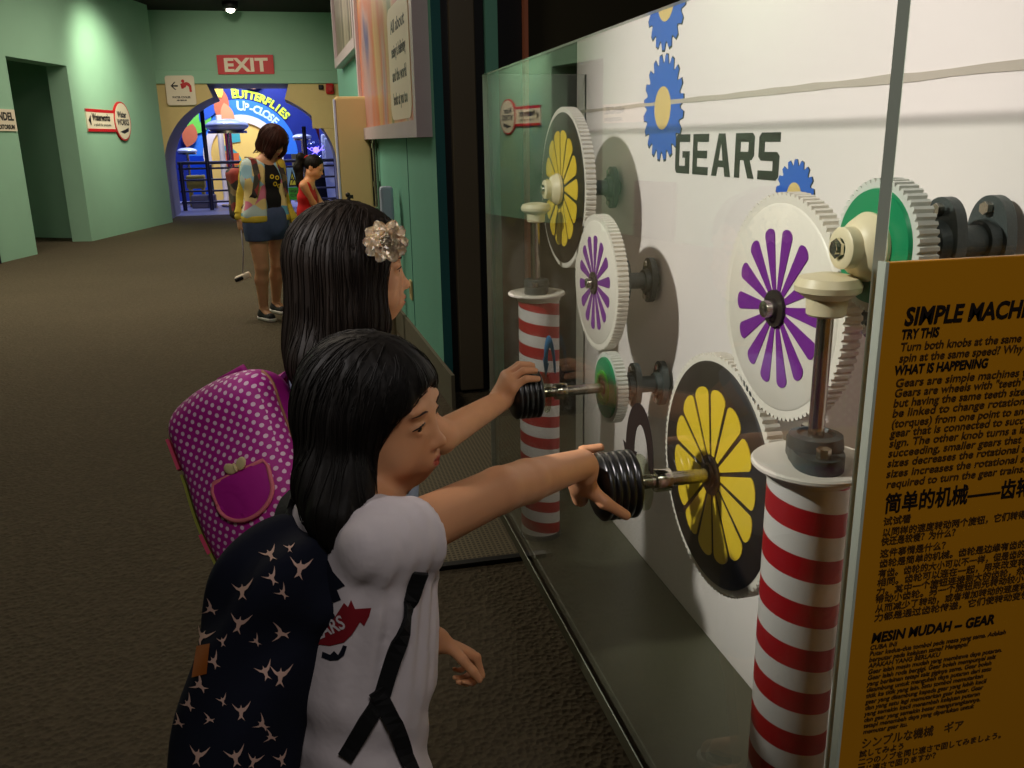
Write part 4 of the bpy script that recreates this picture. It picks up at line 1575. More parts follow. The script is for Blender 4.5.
for i, s in enumerate(ms):
    info(870-0.5*i, 650+6.0*i, s, 0.0066, 0.0, 0.1, None, bm)
info(861, 748, 'シンプルな機械　ギア', 0.0125, 0.0, 0.0, 0.110, bm)
for i, s in enumerate(('試してみよう', '二つのノブを同じ速さで回してみましょう。', '同じ速さで回りますか？')):
    info(859-i, 757+8*i, s, 0.0082, 0.0, 0.0, None, bm)
obj('body_text', bm, mat('brown_text', (84, 54, 14), 0.6), inf)

# ------------------------------------------------------------------ gear wheels
def petal(bm, r0, r1, w0, w1, ang, mi, z0, th, tip=0.5):
    """radial blade from r0 to r1, width w0 at the root, w1 near the rounded tip"""
    pts = [(r0, -w0/2)]
    n = 7
    rr = r1-w1*tip
    for i in range(n+1):
        t = -math.pi/2+math.pi*i/n
        pts.append((rr+w1*tip*math.cos(t), w1/2*math.sin(t)))
    pts.append((r0, w0/2))
    ca, sa = math.cos(ang), math.sin(ang)
    add_poly(bm, [(x*ca-y*sa, x*sa+y*ca) for x, y in pts], th, Matrix.Translation((0, 0, z0)), mi)

TOX = Matrix(((0, 0, -1, 0), (-1, 0, 0, 0), (0, 1, 0, 0), (0, 0, 0, 1)))   # local z (front) points to -X, local x to -Y
def wheel(label, c, r, style, teeth, phase=0.0, knob=None, hub_out=0.0, shaft_front=0.02):
    t = thing('gear_wheel', label, 'gear wheel', c, 'gear wheels in the case')
    def P(name, bm, m, **kw):
        bmesh.ops.transform(bm, matrix=TOX, verts=bm.verts)
        return obj(name, bm, m, t, **kw)
    body_m = MT['whiteplastic'] if style != 'green' else mat('pale_rim', (206, 206, 196), 0.4)
    bm = bmesh.new()
    th = 0.022
    pts = gear_pts(r-0.0022, r+0.0015, teeth, R(0)+phase, phase+360.0, 0.55)
    add_poly(bm, pts, th, Matrix.Translation((0, 0, -th)))
    P('rim', bm, body_m)
    bm = bmesh.new()
    if style == 'yellow':
        add_lathe(bm, [(0, 0.003), (r*0.93, 0.003), (r*0.945, 0.001), (r*0.945, 0)], n=72)
        P('dark_face', bm, MT['darkface'], sharp=40)
        bm = bmesh.new()
        for i in range(14):
            petal(bm, 0.026, r*0.735, 0.006, r*0.255, R(phase+i*360/14), 0, 0.003, 0.0012, 0.28)
        P('petals', bm, MT['yellow'])
        hubm, hr = MT['darkface'], 0.030
    elif style == 'purple':
        add_lathe(bm, [(0, 0.002), (r*0.90, 0.002), (r*0.92, 0.0)], n=64)
        P('white_face', bm, MT['whiteplastic'], sharp=40)
        bm = bmesh.new()
        for i in range(14):
            petal(bm, 0.016, r*0.71, 0.006, r*0.165, R(phase+i*360/14), 0, 0.002, 0.001, 0.35)
        P('petals', bm, MT['purple'])
        hubm, hr = MT['darkface'], 0.023
    else:
        add_lathe(bm, [(0, 0.006), (r*0.55, 0.006), (r*0.86, 0.004), (r*0.88, 0)], n=56)
        P('green_face', bm, MT['greenplastic'], sharp=40)
        bm = bmesh.new()
        add_lathe(bm, [(r*0.30, 0.0062), (r*0.30, 0.009), (r*0.50, 0.009), (r*0.50, 0.0062)], n=40)
        P('green_ring', bm, MT['brightgreen'], sharp=40)
        hubm, hr = MT['darkface'], 0.014
    bm = bmesh.new()
    add_lathe(bm, [(0, 0.012), (hr*0.55, 0.012), (hr*0.6, 0.008), (hr, 0.007), (hr, 0.002)], n=28)
    P('hub', bm, hubm, sharp=40)
    bm = bmesh.new()
    zf = shaft_front if knob is None else c[0]-0.40
    add_cyl(bm, (0, 0, -(PX-c[0])+0.001), (0, 0, zf), 0.0105, n=24, bevel=0.001)
    P('shaft', bm, MT['steel'], sharp=40)
    if knob is not None:
        zk = c[0]-0.432
        bm = bmesh.new()
        prof = [(0, zk), (0.040, zk), (0.044, zk+0.002)]
        for i in range(5):
            a = zk+0.003+i*0.0105
            prof += [(0.0470, a), (0.049, a+0.0015), (0.0495, a+0.0045), (0.049, a+0.0075), (0.0470, a+0.009)]
        prof += [(0.043, zk+0.058), (0.036, zk+0.061), (0, zk+0.061)]
        add_lathe(bm, prof, n=48)
        P('knob', bm, MT['black_rubber'], sharp=50)
        bm = bmesh.new()
        add_lathe(bm, [(0.0108, zk-0.002), (0.020, zk-0.002), (0.020, zk-0.010), (0.041, zk-0.010), (0.041, zk-0.0132), (0.0108, zk-0.0132)], n=40)
        P('clear_flange', bm, glass_mat('clear_acrylic', (0.88, 0.9, 0.8)), sharp=40)
        bm = bmesh.new()
        add_lathe(bm, [(0.0105, zk-0.030), (0.016, zk-0.030), (0.017, zk-0.032), (0.017, zk-0.054), (0.0105, zk-0.056)], n=28)
        P('collar', bm, MT['chrome'], sharp=40)
    return t
wheel('large black wheel with yellow petals driven by the nearer knob', (0.556, 1.10, 0.920), 0.178, 'yellow', 104, 8, knob=True)
wheel('nearest white wheel with purple petals to the right of the GEARS lettering', (0.556, 0.952, 1.195), 0.138, 'purple', 88, 3)
wheel('small green wheel with a cream ring gear at the top of the near column', (0.556, 0.775, 1.290), 0.066, 'green', 52, 0, shaft_front=0.035)
wheel('large black wheel with yellow petals high at the far end of the case', (0.572, 1.94, 1.290), 0.176, 'yellow', 104, 2, shaft_front=0.05)
wheel('white wheel with purple petals at the far end below the upper black wheel', (0.572, 1.70, 1.112), 0.138, 'purple', 88, 9)
wheel('small green wheel with a white rim driven by the farther knob', (0.572, 1.625, 0.908), 0.072, 'green', 52, 4, knob=True)

# ------------------------------------------------------------------ bearing blocks between wheels and panel
def bearing_parts(t, x):
    bm = bmesh.new()
    pts = []
    for i in range(48):
        a = 2*math.pi*i/48
        k = 0.030+0.017*abs(math.sin(a))**3
        pts.append((k*math.cos(a), k*math.sin(a)))
    Mb = Matrix.Translation((x, 0, 0)) @ TOX
    add_poly(bm, pts, 0.012, Mb)
    add_cyl(bm, Mb @ Vector((0, 0, 0.010)), Mb @ Vector((0, 0, 0.022)), 0.025, 0.022, n=28)
    o = obj('flange', bm, MT['casting'], t, sharp=40)
    for s in (-1, 1):
        bm = bmesh.new()
        add_cyl(bm, Mb @ Vector((0, s*0.034, 0.011)), Mb @ Vector((0, s*0.034, 0.019)), 0.0068, n=6)
        obj('bolt', bm, MT['steel'], o)
def bearing(label, y, z, first=[None]):
    if first[0] is None:
        t = thing('bearing_block', label, 'bearing', (0, y, z), 'bearing blocks behind the wheels')
        bearing_parts(t, 0.640)
        bearing_parts(t, 0.698)
        bm = bmesh.new()
        add_cyl(bm, (0.612, 0, 0), (0.7075, 0, 0), 0.017, n=24)
        obj('sleeve', bm, MT['casting'], t, sharp=40)
        first[0] = t
    else:
        t = copy_thing(first[0], label=label)
        t.location = (0, y, z)
    return t
bearing('dark bearing block behind the far white and purple wheel', 1.70, 1.112)
bearing('dark bearing block behind the upper far black wheel', 1.94, 1.290)
bearing('dark bearing block behind the far small green wheel', 1.625, 0.908)
bearing('dark bearing block behind the near small green wheel, above the amber panel', 0.775, 1.290)
bearing('dark bearing block hidden behind the near black and yellow wheel', 1.10, 0.920)
bearing('dark bearing block hidden behind the near white and purple wheel', 0.952, 1.195)

# ------------------------------------------------------------------ striped columns with vertical rods and bevel gears
def column(label, x, y, phase, rc=0.0435):
    t = thing('striped_column', label, 'column', (x, y, 0.4505), 'striped columns in the case', rot=(0, 0, phase))
    zt = 0.590
    bm = bmesh.new()
    add_cyl(bm, (0, 0, 0), (0, 0, zt), rc, n=48)
    obj('tube', bm, MT['stripes'], t, sharp=40)
    bm = bmesh.new()
    add_lathe(bm, [(0, 0), (0.05, 0), (0.05, 0.012), (0.0445, 0.014)], n=40)
    obj('foot_ring', bm, MT['casting'], t, sharp=40)
    bm = bmesh.new()
    add_cyl(bm, (0, 0, zt), (0, 0, zt+0.012), rc+0.0025, n=48, bevel=0.002)
    obj('cap', bm, MT['whiteplastic'], t, sharp=40)
    return t
def drive(label, x, y, yh, xh):
    """bearing on its plate, rod, and the pair of cream crown gears"""
    t = thing('crown_drive', label, 'drive shaft', (x, y, 1.053), 'rods with cream crown gears')
    bm = bmesh.new()
    add_lathe(bm, [(0, 0), (0.064, 0), (0.066, 0.002), (0.066, 0.005), (0.064, 0.007), (0, 0.007)], n=48)
    obj('plate', bm, MT['whiteplastic'], t, sharp=40)
    bm = bmesh.new()
    pts = []
    for i in range(48):
        a = 2*math.pi*i/48
        k = 0.027+0.026*abs(math.cos(a))**3
        pts.append((k*math.cos(a), k*math.sin(a)))
    rz = Matrix.Rotation(R(70), 4, 'Z')
    add_poly(bm, pts, 0.016, rz @ Matrix.Translation((0, 0, 0.007)))
    add_lathe(bm, [(0.0, 0.023), (0.030, 0.023), (0.028, 0.036), (0.020, 0.038), (0.018, 0.034), (0, 0.034)], n=32)
    fl = obj('bearing', bm, MT['casting'], t, sharp=40)
    for s in (-1, 1):
        bm = bmesh.new()
        p = rz @ Vector((s*0.040, 0, 0.022))
        add_cyl(bm, p, p+Vector((0, 0, 0.012)), 0.0075, n=6)
        obj('bolt', bm, MT['steel'], fl)
    bm = bmesh.new()
    add_cyl(bm, (0, 0, 0.033), (0, 0, 0.190), 0.0085, n=20)
    obj('rod', bm, MT['steel'], t, sharp=40)
    bm = bmesh.new()
    add_lathe(bm, [(0, 0.166), (0.018, 0.166), (0.020, 0.168), (0.021, 0.184), (0.033, 0.192), (0.034, 0.198), (0.030, 0.206), (0.012, 0.210), (0, 0.210)], n=36)
    obj('cup_gear', bm, MT['creamplastic'], t, sharp=35)
    bm = bmesh.new()
    hz = 1.290-1.053
    d = Vector((-1, 0, 0))
    o = Vector((xh-x, yh-y, hz))
    add_lathe(bm, [(0.0105, 0.0), (0.034, 0.0), (0.035, 0.006), (0.028, 0.018), (0.021, 0.022), (0.021, 0.034), (0.018, 0.036), (0.0105, 0.036)], o, d, 36)
    obj('ring_gear', bm, MT['creamplastic'], t, sharp=35)
    bm = bmesh.new()
    add_cyl(bm, o+d*0.034, o+d*0.040, 0.0105, n=6)
    add_cyl(bm, o+d*0.038, o+d*0.043, 0.006, n=16)
    obj('end_bolt', bm, MT['chrome'], t, sharp=40)
    return t
column('nearer red and white striped column beside the amber panel', 0.512, 0.79, 0.6)
column('farther red and white striped column behind the far girl and knob', 0.512, 1.93, 3.9, 0.0475)
drive('nearer upright rod with cream crown gears above the near striped column', 0.517, 0.79, 0.775, 0.552)
drive('farther upright rod with cream crown gears above the far striped column', 0.507, 1.93, 1.94, 0.564)
# ------------------------------------------------------------------ people
Z3 = np.array([0, 0, 1.0])
def head_frame(fwd, up=(0, 0, 1)):
    """columns: right, forward, up"""
    f = nrm(fwd); u = np.asarray(up, float); u = nrm(u-f*(u@f))
    return np.stack([np.cross(f, u), f, u], 1)

def add_head(F, c, A, s, ch=0.0):
    """skull, face, nose, mouth, chin, ears; c head centre between the ears; s scale (1 = adult); ch 1 = childlike face"""
    L = lambda x, y, z: c+A@(np.array([x, y, z])*s)
    r = lambda *v: np.array(v)*s
    mz = 0.005*ch                                # a child's mouth and chin sit higher
    my = -0.002*ch
    F.ell(L(0, -0.012, 0.030), r(0.072, 0.088, 0.080), A)
    F.ell(L(0, 0.030, -0.022+mz), r(0.062, 0.058, 0.074), A, k=0.03*s)
    F.ell(L(0, 0.050, -0.086+1.5*mz), r(0.026, 0.026, 0.018), A, k=0.028*s)
    for x in (-1, 1):
        F.ell(L(x*0.035, 0.050, -0.036-0.005*ch), r(0.028+0.003*ch, 0.027+0.001*ch, 0.030), A, k=0.018*s)
        F.ell(L(x*0.056, 0.002, -0.062), r(0.012, 0.03, 0.024), A, k=0.025*s)
        F.ell(L(x*0.032, 0.079-0.006*ch, 0.022+0.003*ch), r(0.018, 0.010, 0.007), A, k=0.012*s)
    F.ell(L(0, 0.074, -0.060+mz), r(0.026, 0.020+my, 0.020), A, k=0.015*s)
    F.cap(L(0, 0.080-0.008*ch, 0.006), L(0, 0.097-0.005*ch, -0.028+0.4*mz), 0.007*s, 0.0088*s, k=0.010*s)
    F.ell(L(0, 0.1005-0.005*ch, -0.031+0.4*mz), r(0.0095, 0.009, 0.008), A, k=0.006*s)
    for x in (-1, 1):
        F.ell(L(x*0.0105, 0.090-0.002*ch, -0.034+0.4*mz), r(0.0075, 0.008, 0.0065), A, k=0.005*s)
        F.ell(L(x*0.0055, 0.094-0.004*ch, -0.0415+0.4*mz), r(0.003, 0.004, 0.003), A, k=0.003*s, op='s')
        F.ell(L(x*0.031, 0.087, 0.001), r(0.016, 0.0095-0.002*ch, 0.0075), A, k=0.008*s, op='s')
    # lips
    w = 1-0.22*ch
    th = 1-0.22*ch
    for x0, x1 in ((-0.017*w, -0.004*w), (0.017*w, 0.004*w)):
        F.cap(L(x0, 0.083+my, -0.0605+mz), L(x1, 0.0935+my, -0.0570+mz), 0.002*s, 0.0042*s*th, k=0.004*s)
        F.cap(L(x0, 0.083+my, -0.0620+mz), L(x1, 0.0915+my, -0.0665+mz), 0.002*s, 0.0048*s*th, k=0.004*s)
    F.cap(L(-0.004*w, 0.0935+my, -0.0570+mz), L(0.004*w, 0.0935+my, -0.0570+mz), 0.0038*s*th, k=0.003*s)
    F.cap(L(-0.004*w, 0.0915+my, -0.0665+mz), L(0.004*w, 0.0915+my, -0.0665+mz), 0.0048*s*th, k=0.003*s)
    F.cap(L(-0.013*w, 0.0915+my, -0.0615+mz), L(0.013*w, 0.0915+my, -0.0615+mz), 0.0012*s, k=0.002*s, op='s')
    # lids
    for x in (-1, 1):
        p = [L(x*0.031+dx*x, y, z) for dx, y, z in ((-0.014, 0.0745, 0.000), (-0.007, 0.0805, 0.006), (0.002, 0.0815, 0.0068), (0.010, 0.0785, 0.005), (0.0145, 0.072, 0.001))]
        F.chain(p, [0.0022*s]*5, k=0.004*s)
        p = [L(x*0.031+dx*x, y, z) for dx, y, z in ((-0.014, 0.0745, 0.000), (-0.006, 0.0795, -0.0048), (0.005, 0.0795, -0.005), (0.0145, 0.072, 0.001))]
        F.chain(p, [0.002*s]*4, k=0.004*s)
        F.ell(L(x*0.073, -0.006, -0.008), r(0.008, 0.020, 0.030), A, k=0.006*s)
        F.ell(L(x*0.080, 0.000, -0.006), r(0.005, 0.010, 0.017), A, k=0.004*s, op='s')

def lips_mask(c, A, s, ch=0.0):
    w = 1-0.22*ch
    mz = 0.005*ch
    def f(V):
        q = (V-c)@A/s
        d = np.sqrt((q[:, 0]/(0.0185*w))**2+((q[:, 2]+0.0618-mz)/(0.0105*(1-0.2*ch)*np.sqrt(np.clip(1.1-(q[:, 0]/(0.02*w))**2, 0.05, 1))))**2)
        return np.clip((1.12-d)/0.25, 0, 1)*(q[:, 1] > 0.06)*(np.linalg.norm(q, axis=1) < 0.14)
    return f

def face_parts(c, A, s, root, ch=0.0, look=(0, 0), F=None):
    L = lambda x, y, z: Vector(c+A@(np.array([x, y, z])*s))
    bt = (1-0.35*ch)*s
    for x in (-1, 1):
        bm = bmesh.new()
        add_ball(bm, L(x*0.031, 0.0675, 0.0005), 0.0128*s, 20, 14)
        e = obj('eye', bm, MT['eyewhite'], root, smooth=True)
        bm = bmesh.new()
        d = Vector(A@nrm((look[0], 1, look[1])))
        add_lathe(bm, [(0, 0.0135*s), (0.003*s, 0.0133*s), (0.0068*s, 0.0116*s), (0.0072*s, 0.0095*s)], L(x*0.031, 0.0675, 0.0005), d, 20)
        obj('iris', bm, MT['iris'], e, smooth=True)
        bm = bmesh.new()
        add_tube(bm, [L(x*0.031+a*x, y, z) for a, y, z in ((-0.0145, 0.076, 0.0005), (-0.007, 0.0825, 0.0062), (0.002, 0.0835, 0.0070), (0.010, 0.0805, 0.0052), (0.0155, 0.0735, 0.0018))], [0.0006*s, 0.0011*s, 0.0013*s, 0.0012*s, 0.0005*s], 6)
        obj('eyelash', bm, MT['lash'], e, smooth=True)
        bm = bmesh.new()
        dy = -0.0022*ch
        pb_ = np.array([L(x*0.031+a*x, y+dy, z) for a, y, z in ((-0.014, 0.0855, 0.0195), (-0.005, 0.0875, 0.0225), (0.003, 0.086, 0.0237), (0.011, 0.083, 0.0232), (0.019, 0.0765, 0.0200))])
        if F is not None:
            pb_ = F.snap(pb_, 0.0003)
        add_tube(bm, [Vector(p) for p in pb_], [0.0010*bt, 0.0022*bt, 0.0022*bt, 0.0017*bt, 0.0005*bt], 8)
        obj('eyebrow', bm, MT['brow'], root, smooth=True)

def add_hand(F, w, d, n, t, s, curl=(20, 30, 25), spread=6, thumb=None, fan=None):
    """wrist w, finger direction d, palm normal n, thumb side t; s = 1 for an adult hand"""
    d, n, t = nrm(d), nrm(n), nrm(t)
    k = [w+d*0.088*s+t*o*s for o in (0.030, 0.010, -0.010, -0.029)]
    lens = [(0.043, 0.026, 0.021), (0.047, 0.030, 0.022), (0.044, 0.028, 0.022), (0.034, 0.021, 0.019)]
    rad = [0.0085, 0.0088, 0.0083, 0.0073]
    F.ell(w+d*0.045*s, np.array([0.050, 0.034, 0.0135])*s, np.stack([d, t, n], 1), k=0.015*s)
    for i in range(4):
        F.cap(w+d*0.012*s+t*(0.016-0.011*i)*s, k[i], 0.012*s, 0.0105*s, k=0.010*s)
    for i in range(4):
        p = k[i]
        dd = nrm(d+t*math.tan(R(spread*(1.5-i))))
        a = 0
        r0 = rad[i]*s
        for j in range(3):
            cj = curl[j] if not isinstance(curl[0], (tuple, list)) else curl[i][j]
            a += R(cj)
            q = p+(dd*math.cos(a)+n*math.sin(a))*lens[i][j]*s
            F.cap(p, q, r0*(1.08-0.12*j), r0*(0.98-0.12*j), k=0.003*s)
            p = q
    if thumb is None:
        b = w+d*0.022*s+t*0.022*s
        m1 = b+nrm(t*0.75+d*0.65+n*0.35)*0.040*s
        m2 = m1+nrm(t*0.35+d*0.9+n*0.45)*0.032*s
        m3 = m2+nrm(t*0.05+d*0.95+n*0.5)*0.025*s
        thumb = [b, m1, m2, m3]
    F.chain(thumb, [0.0135*s, 0.0105*s, 0.0098*s, 0.0085*s], k=0.006*s)

def hair_strands(name, H, A, c, s, m, parent, n, steps, step, flow, seedbox, rad=0.0011, seed=1, off=0.0008):
    r = np.random.default_rng(seed)
    q = r.normal(size=(n, 3))
    q /= np.linalg.norm(q, axis=1)[:, None]
    q = q*np.array(seedbox[1])+np.array(seedbox[0])
    P = c+(q*s)@A.T
    paths = comb(H, P, flow, steps, step, off)
    K = paths.shape[1]
    prof = np.sin(np.linspace(0.12, 1, K)*math.pi*0.94)**0.35
    rr = rad*r.uniform(0.7, 1.3, (n, 1))*prof[None, :]
    return tubes_np(name, paths, rr, m, parent, n=5, flat=0.7)

def person(label, base, group=None):
    return thing('person', label, 'person', (0, 0, 0), group)

# ================================================================== the nearer girl
g1 = person('girl in white T-shirt with black hair turning the nearer black knob', None)
T1 = nrm((0.90, 0.43, 0)); L1 = np.array([-T1[1], T1[0], 0])
A1 = head_frame((0.89, -0.45, -0.05), (0.0, -0.085, 0.994))
s1 = 0.83
c1 = at(373, 414, 0.985)
shR = at(392, 529, 0.89)
mid = np.array([0.020, 0.915, 1.000])
shL = np.array([0.040, 1.005, 0.965])
nk = np.array([0.034, 0.921, 1.012])
elR = at(499, 490, 0.985)
wrR = at(582, 464, 1.155)
pel = np.array([-0.008, 0.880, 0.60])
elL = np.array([0.000, 1.095, 0.815])
wrL = at(437, 641, 1.19)
B = Field()
add_head(B, c1, A1, s1, 1.0)
B.cap(c1+A1@np.array([0, -0.02, -0.06])*s1, nk-Z3*0.03, 0.042, 0.045, k=0.03)
for z, hw, r_ in ((0.965, 0.055, 0.045), (0.90, 0.030, 0.062), (0.80, 0.024, 0.062), (0.70, 0.026, 0.064), (0.62, 0.035, 0.066)):
    m_ = pel+(mid-pel)*(z-0.60)/(mid[2]-0.60); m_[2] = z
    B.cap(m_-L1*hw, m_+L1*hw, r_, k=0.05)
B.cap(mid, shR-Z3*0.012, 0.038, 0.031, k=0.03).cap(mid, shL-Z3*0.012, 0.038, 0.031, k=0.03)
B.cap(shR-Z3*0.012, elR, 0.031, 0.0265, k=0.02).cap(elR, elR+(wrR-elR)*0.30, 0.0265, 0.0265, k=0.005).cap(elR+(wrR-elR)*0.30, wrR, 0.0265, 0.0200, k=0.005)
B.cap(shL-Z3*0.012, elL, 0.036, 0.028, k=0.02).cap(elL, wrL, 0.028, 0.0185, k=0.015)
# right hand laid on the nearer knob: fingers round its far rim, thumb down the near rim
kc = np.array([0.371, 1.10, 0.920])
hs = 0.70
knk = [np.array([0.350, 1.098, 0.905]), np.array([0.347, 1.100, 0.923]), np.array([0.347, 1.097, 0.941]), np.array([0.350, 1.090, 0.957])]   # index lowest, little finger on top
for i, p in enumerate(knk):
    B.cap(wrR+np.array([0.004, 0.010, -0.010]), p, 0.0155, 0.0115, k=0.012)
B.ell((knk[0]+knk[3]+wrR)/3+np.array([-0.002, 0, 0]), (0.030, 0.026, 0.016), np.stack([nrm(knk[1]-wrR), nrm(np.cross((1, 0, 0), knk[1]-wrR)), nrm(np.cross(nrm(knk[1]-wrR), np.cross((1, 0, 0), knk[1]-wrR)))], 1), k=0.012)
tips = [(0.012, -0.040), (0.004, 0.0), (0.0, 0.022), (0.0, 0.044)]
for i, p in enumerate(knk):
    yy = math.sqrt(max(0.0001, 0.0495**2-(p[2]-0.92)**2))
    a = np.array([0.3605, 1.100+yy*0.55, p[2]])
    b = np.array([0.368, 1.100+yy+0.010, p[2]+(p[2]-0.92)*0.12])
    e = np.array([0.395, 1.100+yy+0.009, p[2]+(p[2]-0.92)*0.18])
    B.chain([p, a, b, e], [0.0082, 0.0078, 0.0072, 0.0062], k=0.003)
th0 = wrR+np.array([0.006, 0.004, -0.020])
B.chain([th0, np.array([0.350, 1.060, 0.937]), np.array([0.368, 1.046, 0.920]), np.array([0.400, 1.0465, 0.8965])], [0.0150, 0.0112, 0.0088, 0.0074], k=0.006)
# left hand, loosely closed
hd = nrm(at(470, 668, 1.185)-wrL)
hd = nrm(np.array([0.78, 0.10, -0.52])); hn = nrm(np.cross(hd, nrm((0.10, -0.90, 0.35))))
hn = hn if hn[2] < 0 else -hn
add_hand(B, wrL, hd, hn, nrm(np.cross(hn, hd)) if np.cross(hn, hd)[1] < 0 else nrm(np.cross(hd, hn)), 0.64, curl=(48, 78, 45), spread=1)
# legs and feet
for s_ in (-1, 1):
    hp = pel+L1*s_*0.05-Z3*0.02
    kn = hp+T1*0.02; kn = np.array([kn[0], kn[1], 0.345])
    an = kn-T1*0.02; an = np.array([an[0], an[1], 0.07])
    B.cap(hp, kn, 0.060, 0.042, k=0.03).cap(kn, an, 0.040, 0.026, k=0.02).cap(an, an+T1*0.09-Z3*0.035, 0.028, 0.022, k=0.02)
solid('body', B, 0.0030, MT['skin'], g1, smooth=1, attr=('lips', lips_mask(c1, A1, s1, 1.0)))
face_parts(c1, A1, s1, g1, 1.0, look=(0.25, -0.15), F=B)

# T-shirt
SH = Field()
for z, hw, r_ in ((0.965, 0.064, 0.054), (0.91, 0.054, 0.062), (0.84, 0.048, 0.064), (0.76, 0.046, 0.068), (0.68, 0.046, 0.072), (0.60, 0.048, 0.076)):
    m_ = pel+(mid-pel)*(z-0.60)/(mid[2]-0.60); m_[2] = z
    SH.cap(m_-L1*hw, m_+L1*hw, r_, k=0.05)
SH.cap(mid, shR-Z3*0.014, 0.045, 0.033, k=0.025).cap(mid, shL-Z3*0.012, 0.046, 0.0365, k=0.03)
m_ = pel+(mid-pel)*0.60
SH.cap(shR-Z3*0.035+L1*0.020, m_-L1*0.050, 0.038, 0.066, k=0.03)
SH.cut(pel+Z3*0.02, (0, 0, -1))
SL = Field()
dR = nrm(elR-shR)
SL.cap(shR-Z3*0.012-dR*0.02, shR-Z3*0.026+dR*0.09, 0.036, 0.044).cut(shR+dR*0.040, dR-0.25*Z3*0, k=0.003)
SH.add(SL, k=0.018)
SL = Field()
dL = nrm(elL-shL)
SL.cap(shL-Z3*0.012-dL*0.02, shL-Z3*0.014+dL*0.12, 0.038, 0.042).cut(shL+dL*0.085, dL, k=0.003)
SH.add(SL, k=0.022)
SH.cap(nk-Z3*0.01, nk+Z3*0.1+T1*0.01, 0.050, 0.060, k=0.004, op='s')
w1 = wobble(0.0022, 28, 5)
def folds(P):
    a = (P-shR)@nrm(L1*0.5-Z3*0.8+T1*0.2)
    b = (P-shR)@nrm(L1*0.4+Z3*0.2+T1*0.9)
    k = np.exp(-((P-(shR+np.array([0, 0.02, -0.09])))**2).sum(1)/0.010)
    return w1(P)*0.7+0.0032*np.sin(((P-shR)@nrm(elR-shR))*290+a*60)*k+0.0034*np.sin((P[:, 2]*90+b*70))*np.clip((0.86-P[:, 2])/0.2, 0, 1)
SH.disp = folds
shirt = solid('t_shirt', SH, 0.0040, MT['tshirt'], g1, smooth=2)

# shorts and shoes
PT = Field()
PT.cap(pel-L1*0.035+Z3*0.02, pel+L1*0.035+Z3*0.02, 0.078, k=0.04)
for s_ in (-1, 1):
    hp = pel+L1*s_*0.052-Z3*0.02
    kn = hp+T1*0.02; kn = np.array([kn[0], kn[1], 0.34])
    PT.cap(hp, kn, 0.070, 0.060, k=0.02)
PT.cut((0, 0, 0.38), (0, 0, -1))
PT.disp = wobble(0.002, 30, 8)
solid('shorts', PT, 0.006, MT['shorts'], g1, smooth=1)
def shoe(root, an, fw, s, m):
    fw = nrm((fw[0], fw[1], 0)); sd = np.array([-fw[1], fw[0], 0])
    g = np.array([an[0], an[1], 0.0])
    Q = Field()
    Q.cap(g-fw*0.03*s+Z3*0.040*s, g+fw*0.11*s+Z3*0.032*s, 0.038*s, 0.033*s).cap(g+Z3*0.05*s, g+Z3*0.095*s, 0.036*s, 0.036*s, k=0.03*s)
    Q.cut(g+Z3*0.095*s, Z3).cut(g+Z3*0.020*s, -Z3, k=0.002)
    o = solid('shoe', Q, 0.005, m, root, smooth=1)
    Q = Field()
    Q.cap(g-fw*0.03*s+Z3*0.02*s, g+fw*0.115*s+Z3*0.02*s, 0.043*s, 0.038*s)
    Q.cut(g+Z3*0.027*s, Z3, k=0.002).cut(g+Z3*0.001, -Z3, k=0.002)
    solid('sole', Q, 0.005, MT['shoesole'], o, smooth=1)
    bm = bmesh.new()
    for i in range(4):
        p = g+fw*(0.035+0.018*i)*s+Z3*(0.081-0.0055*i)*s
        add_tube(bm, [p-sd*0.022*s-Z3*0.006*s, p+Z3*0.002*s, p+sd*0.022*s-Z3*0.006*s], 0.0035*s, 6)
    obj('laces', bm, MT['shoesole'], o)
for s_ in (-1, 1):
    hp = pel+L1*s_*0.05
    shoe(g1, hp, T1, 0.78, MT['sneaker'])

# hair
H1 = Field()
def hl(c, A, s):
    return lambda x, y, z: c+A@(np.array([x, y, z])*s)
h = hl(c1, A1, s1)
H1.ell(h(0, -0.008, 0.028), np.array([0.083, 0.099, 0.088])*s1, A1)
H1.ell(h(0, 0.020, 0.015), np.array([0.078, 0.070, 0.082])*s1, A1, k=0.012)
tail = [h(0.012, -0.028, -0.02), h(0.018, -0.034, -0.085), at(333, 486, 0.945), at(332, 518, 0.910), at(334, 545, 0.890)]
H1.chain(tail, [0.076*s1, 0.064*s1, 0.036, 0.021, 0.007], k=0.03)
H1.chain([h(0.056, -0.012, 0.0), h(0.055, -0.014, -0.070), at(356, 488, 0.930), at(342, 518, 0.895)], [0.034*s1, 0.030*s1, 0.018, 0.008], k=0.03)
H1.chain([h(-0.052, 0.004, 0.0), h(-0.050, 0.014, -0.125)], [0.032*s1, 0.020*s1], k=0.03)
FC = Field()
FC.ell(h(0.004, 0.108, -0.042), np.array([0.090, 0.068, 0.098])*s1, A1)
H1.add(FC, k=0.012, op='s')
FC2 = Field()
FC2.ell(h(0.060, 0.078, -0.062), np.array([0.058, 0.048, 0.085])*s1, A1)
H1.add(FC2, k=0.012, op='s')
FC3 = Field()
FC3.cap(c1+A1@np.array([0, 0.0, -0.075])*s1, nk, 0.040, 0.046)
wv = wobble(0.0016, 60, 21)
def hair_groove(c, A, s, amp, seed):
    r = np.random.default_rng(seed)
    ph = r.uniform(0, 6.28, 6)
    def f(P):
        q = (P-c)@A/s
        an = np.arctan2(q[:, 0], -q[:, 1]-0.02)
        z = q[:, 2]
        return amp*(np.sin(an*23+ph[0]+z*9)+0.7*np.sin(an*41+ph[1]-z*14)+0.5*np.sin(an*67+ph[2]+z*6))
    return f
H1.disp = hair_groove(c1, A1, s1, 0.0006, 4)
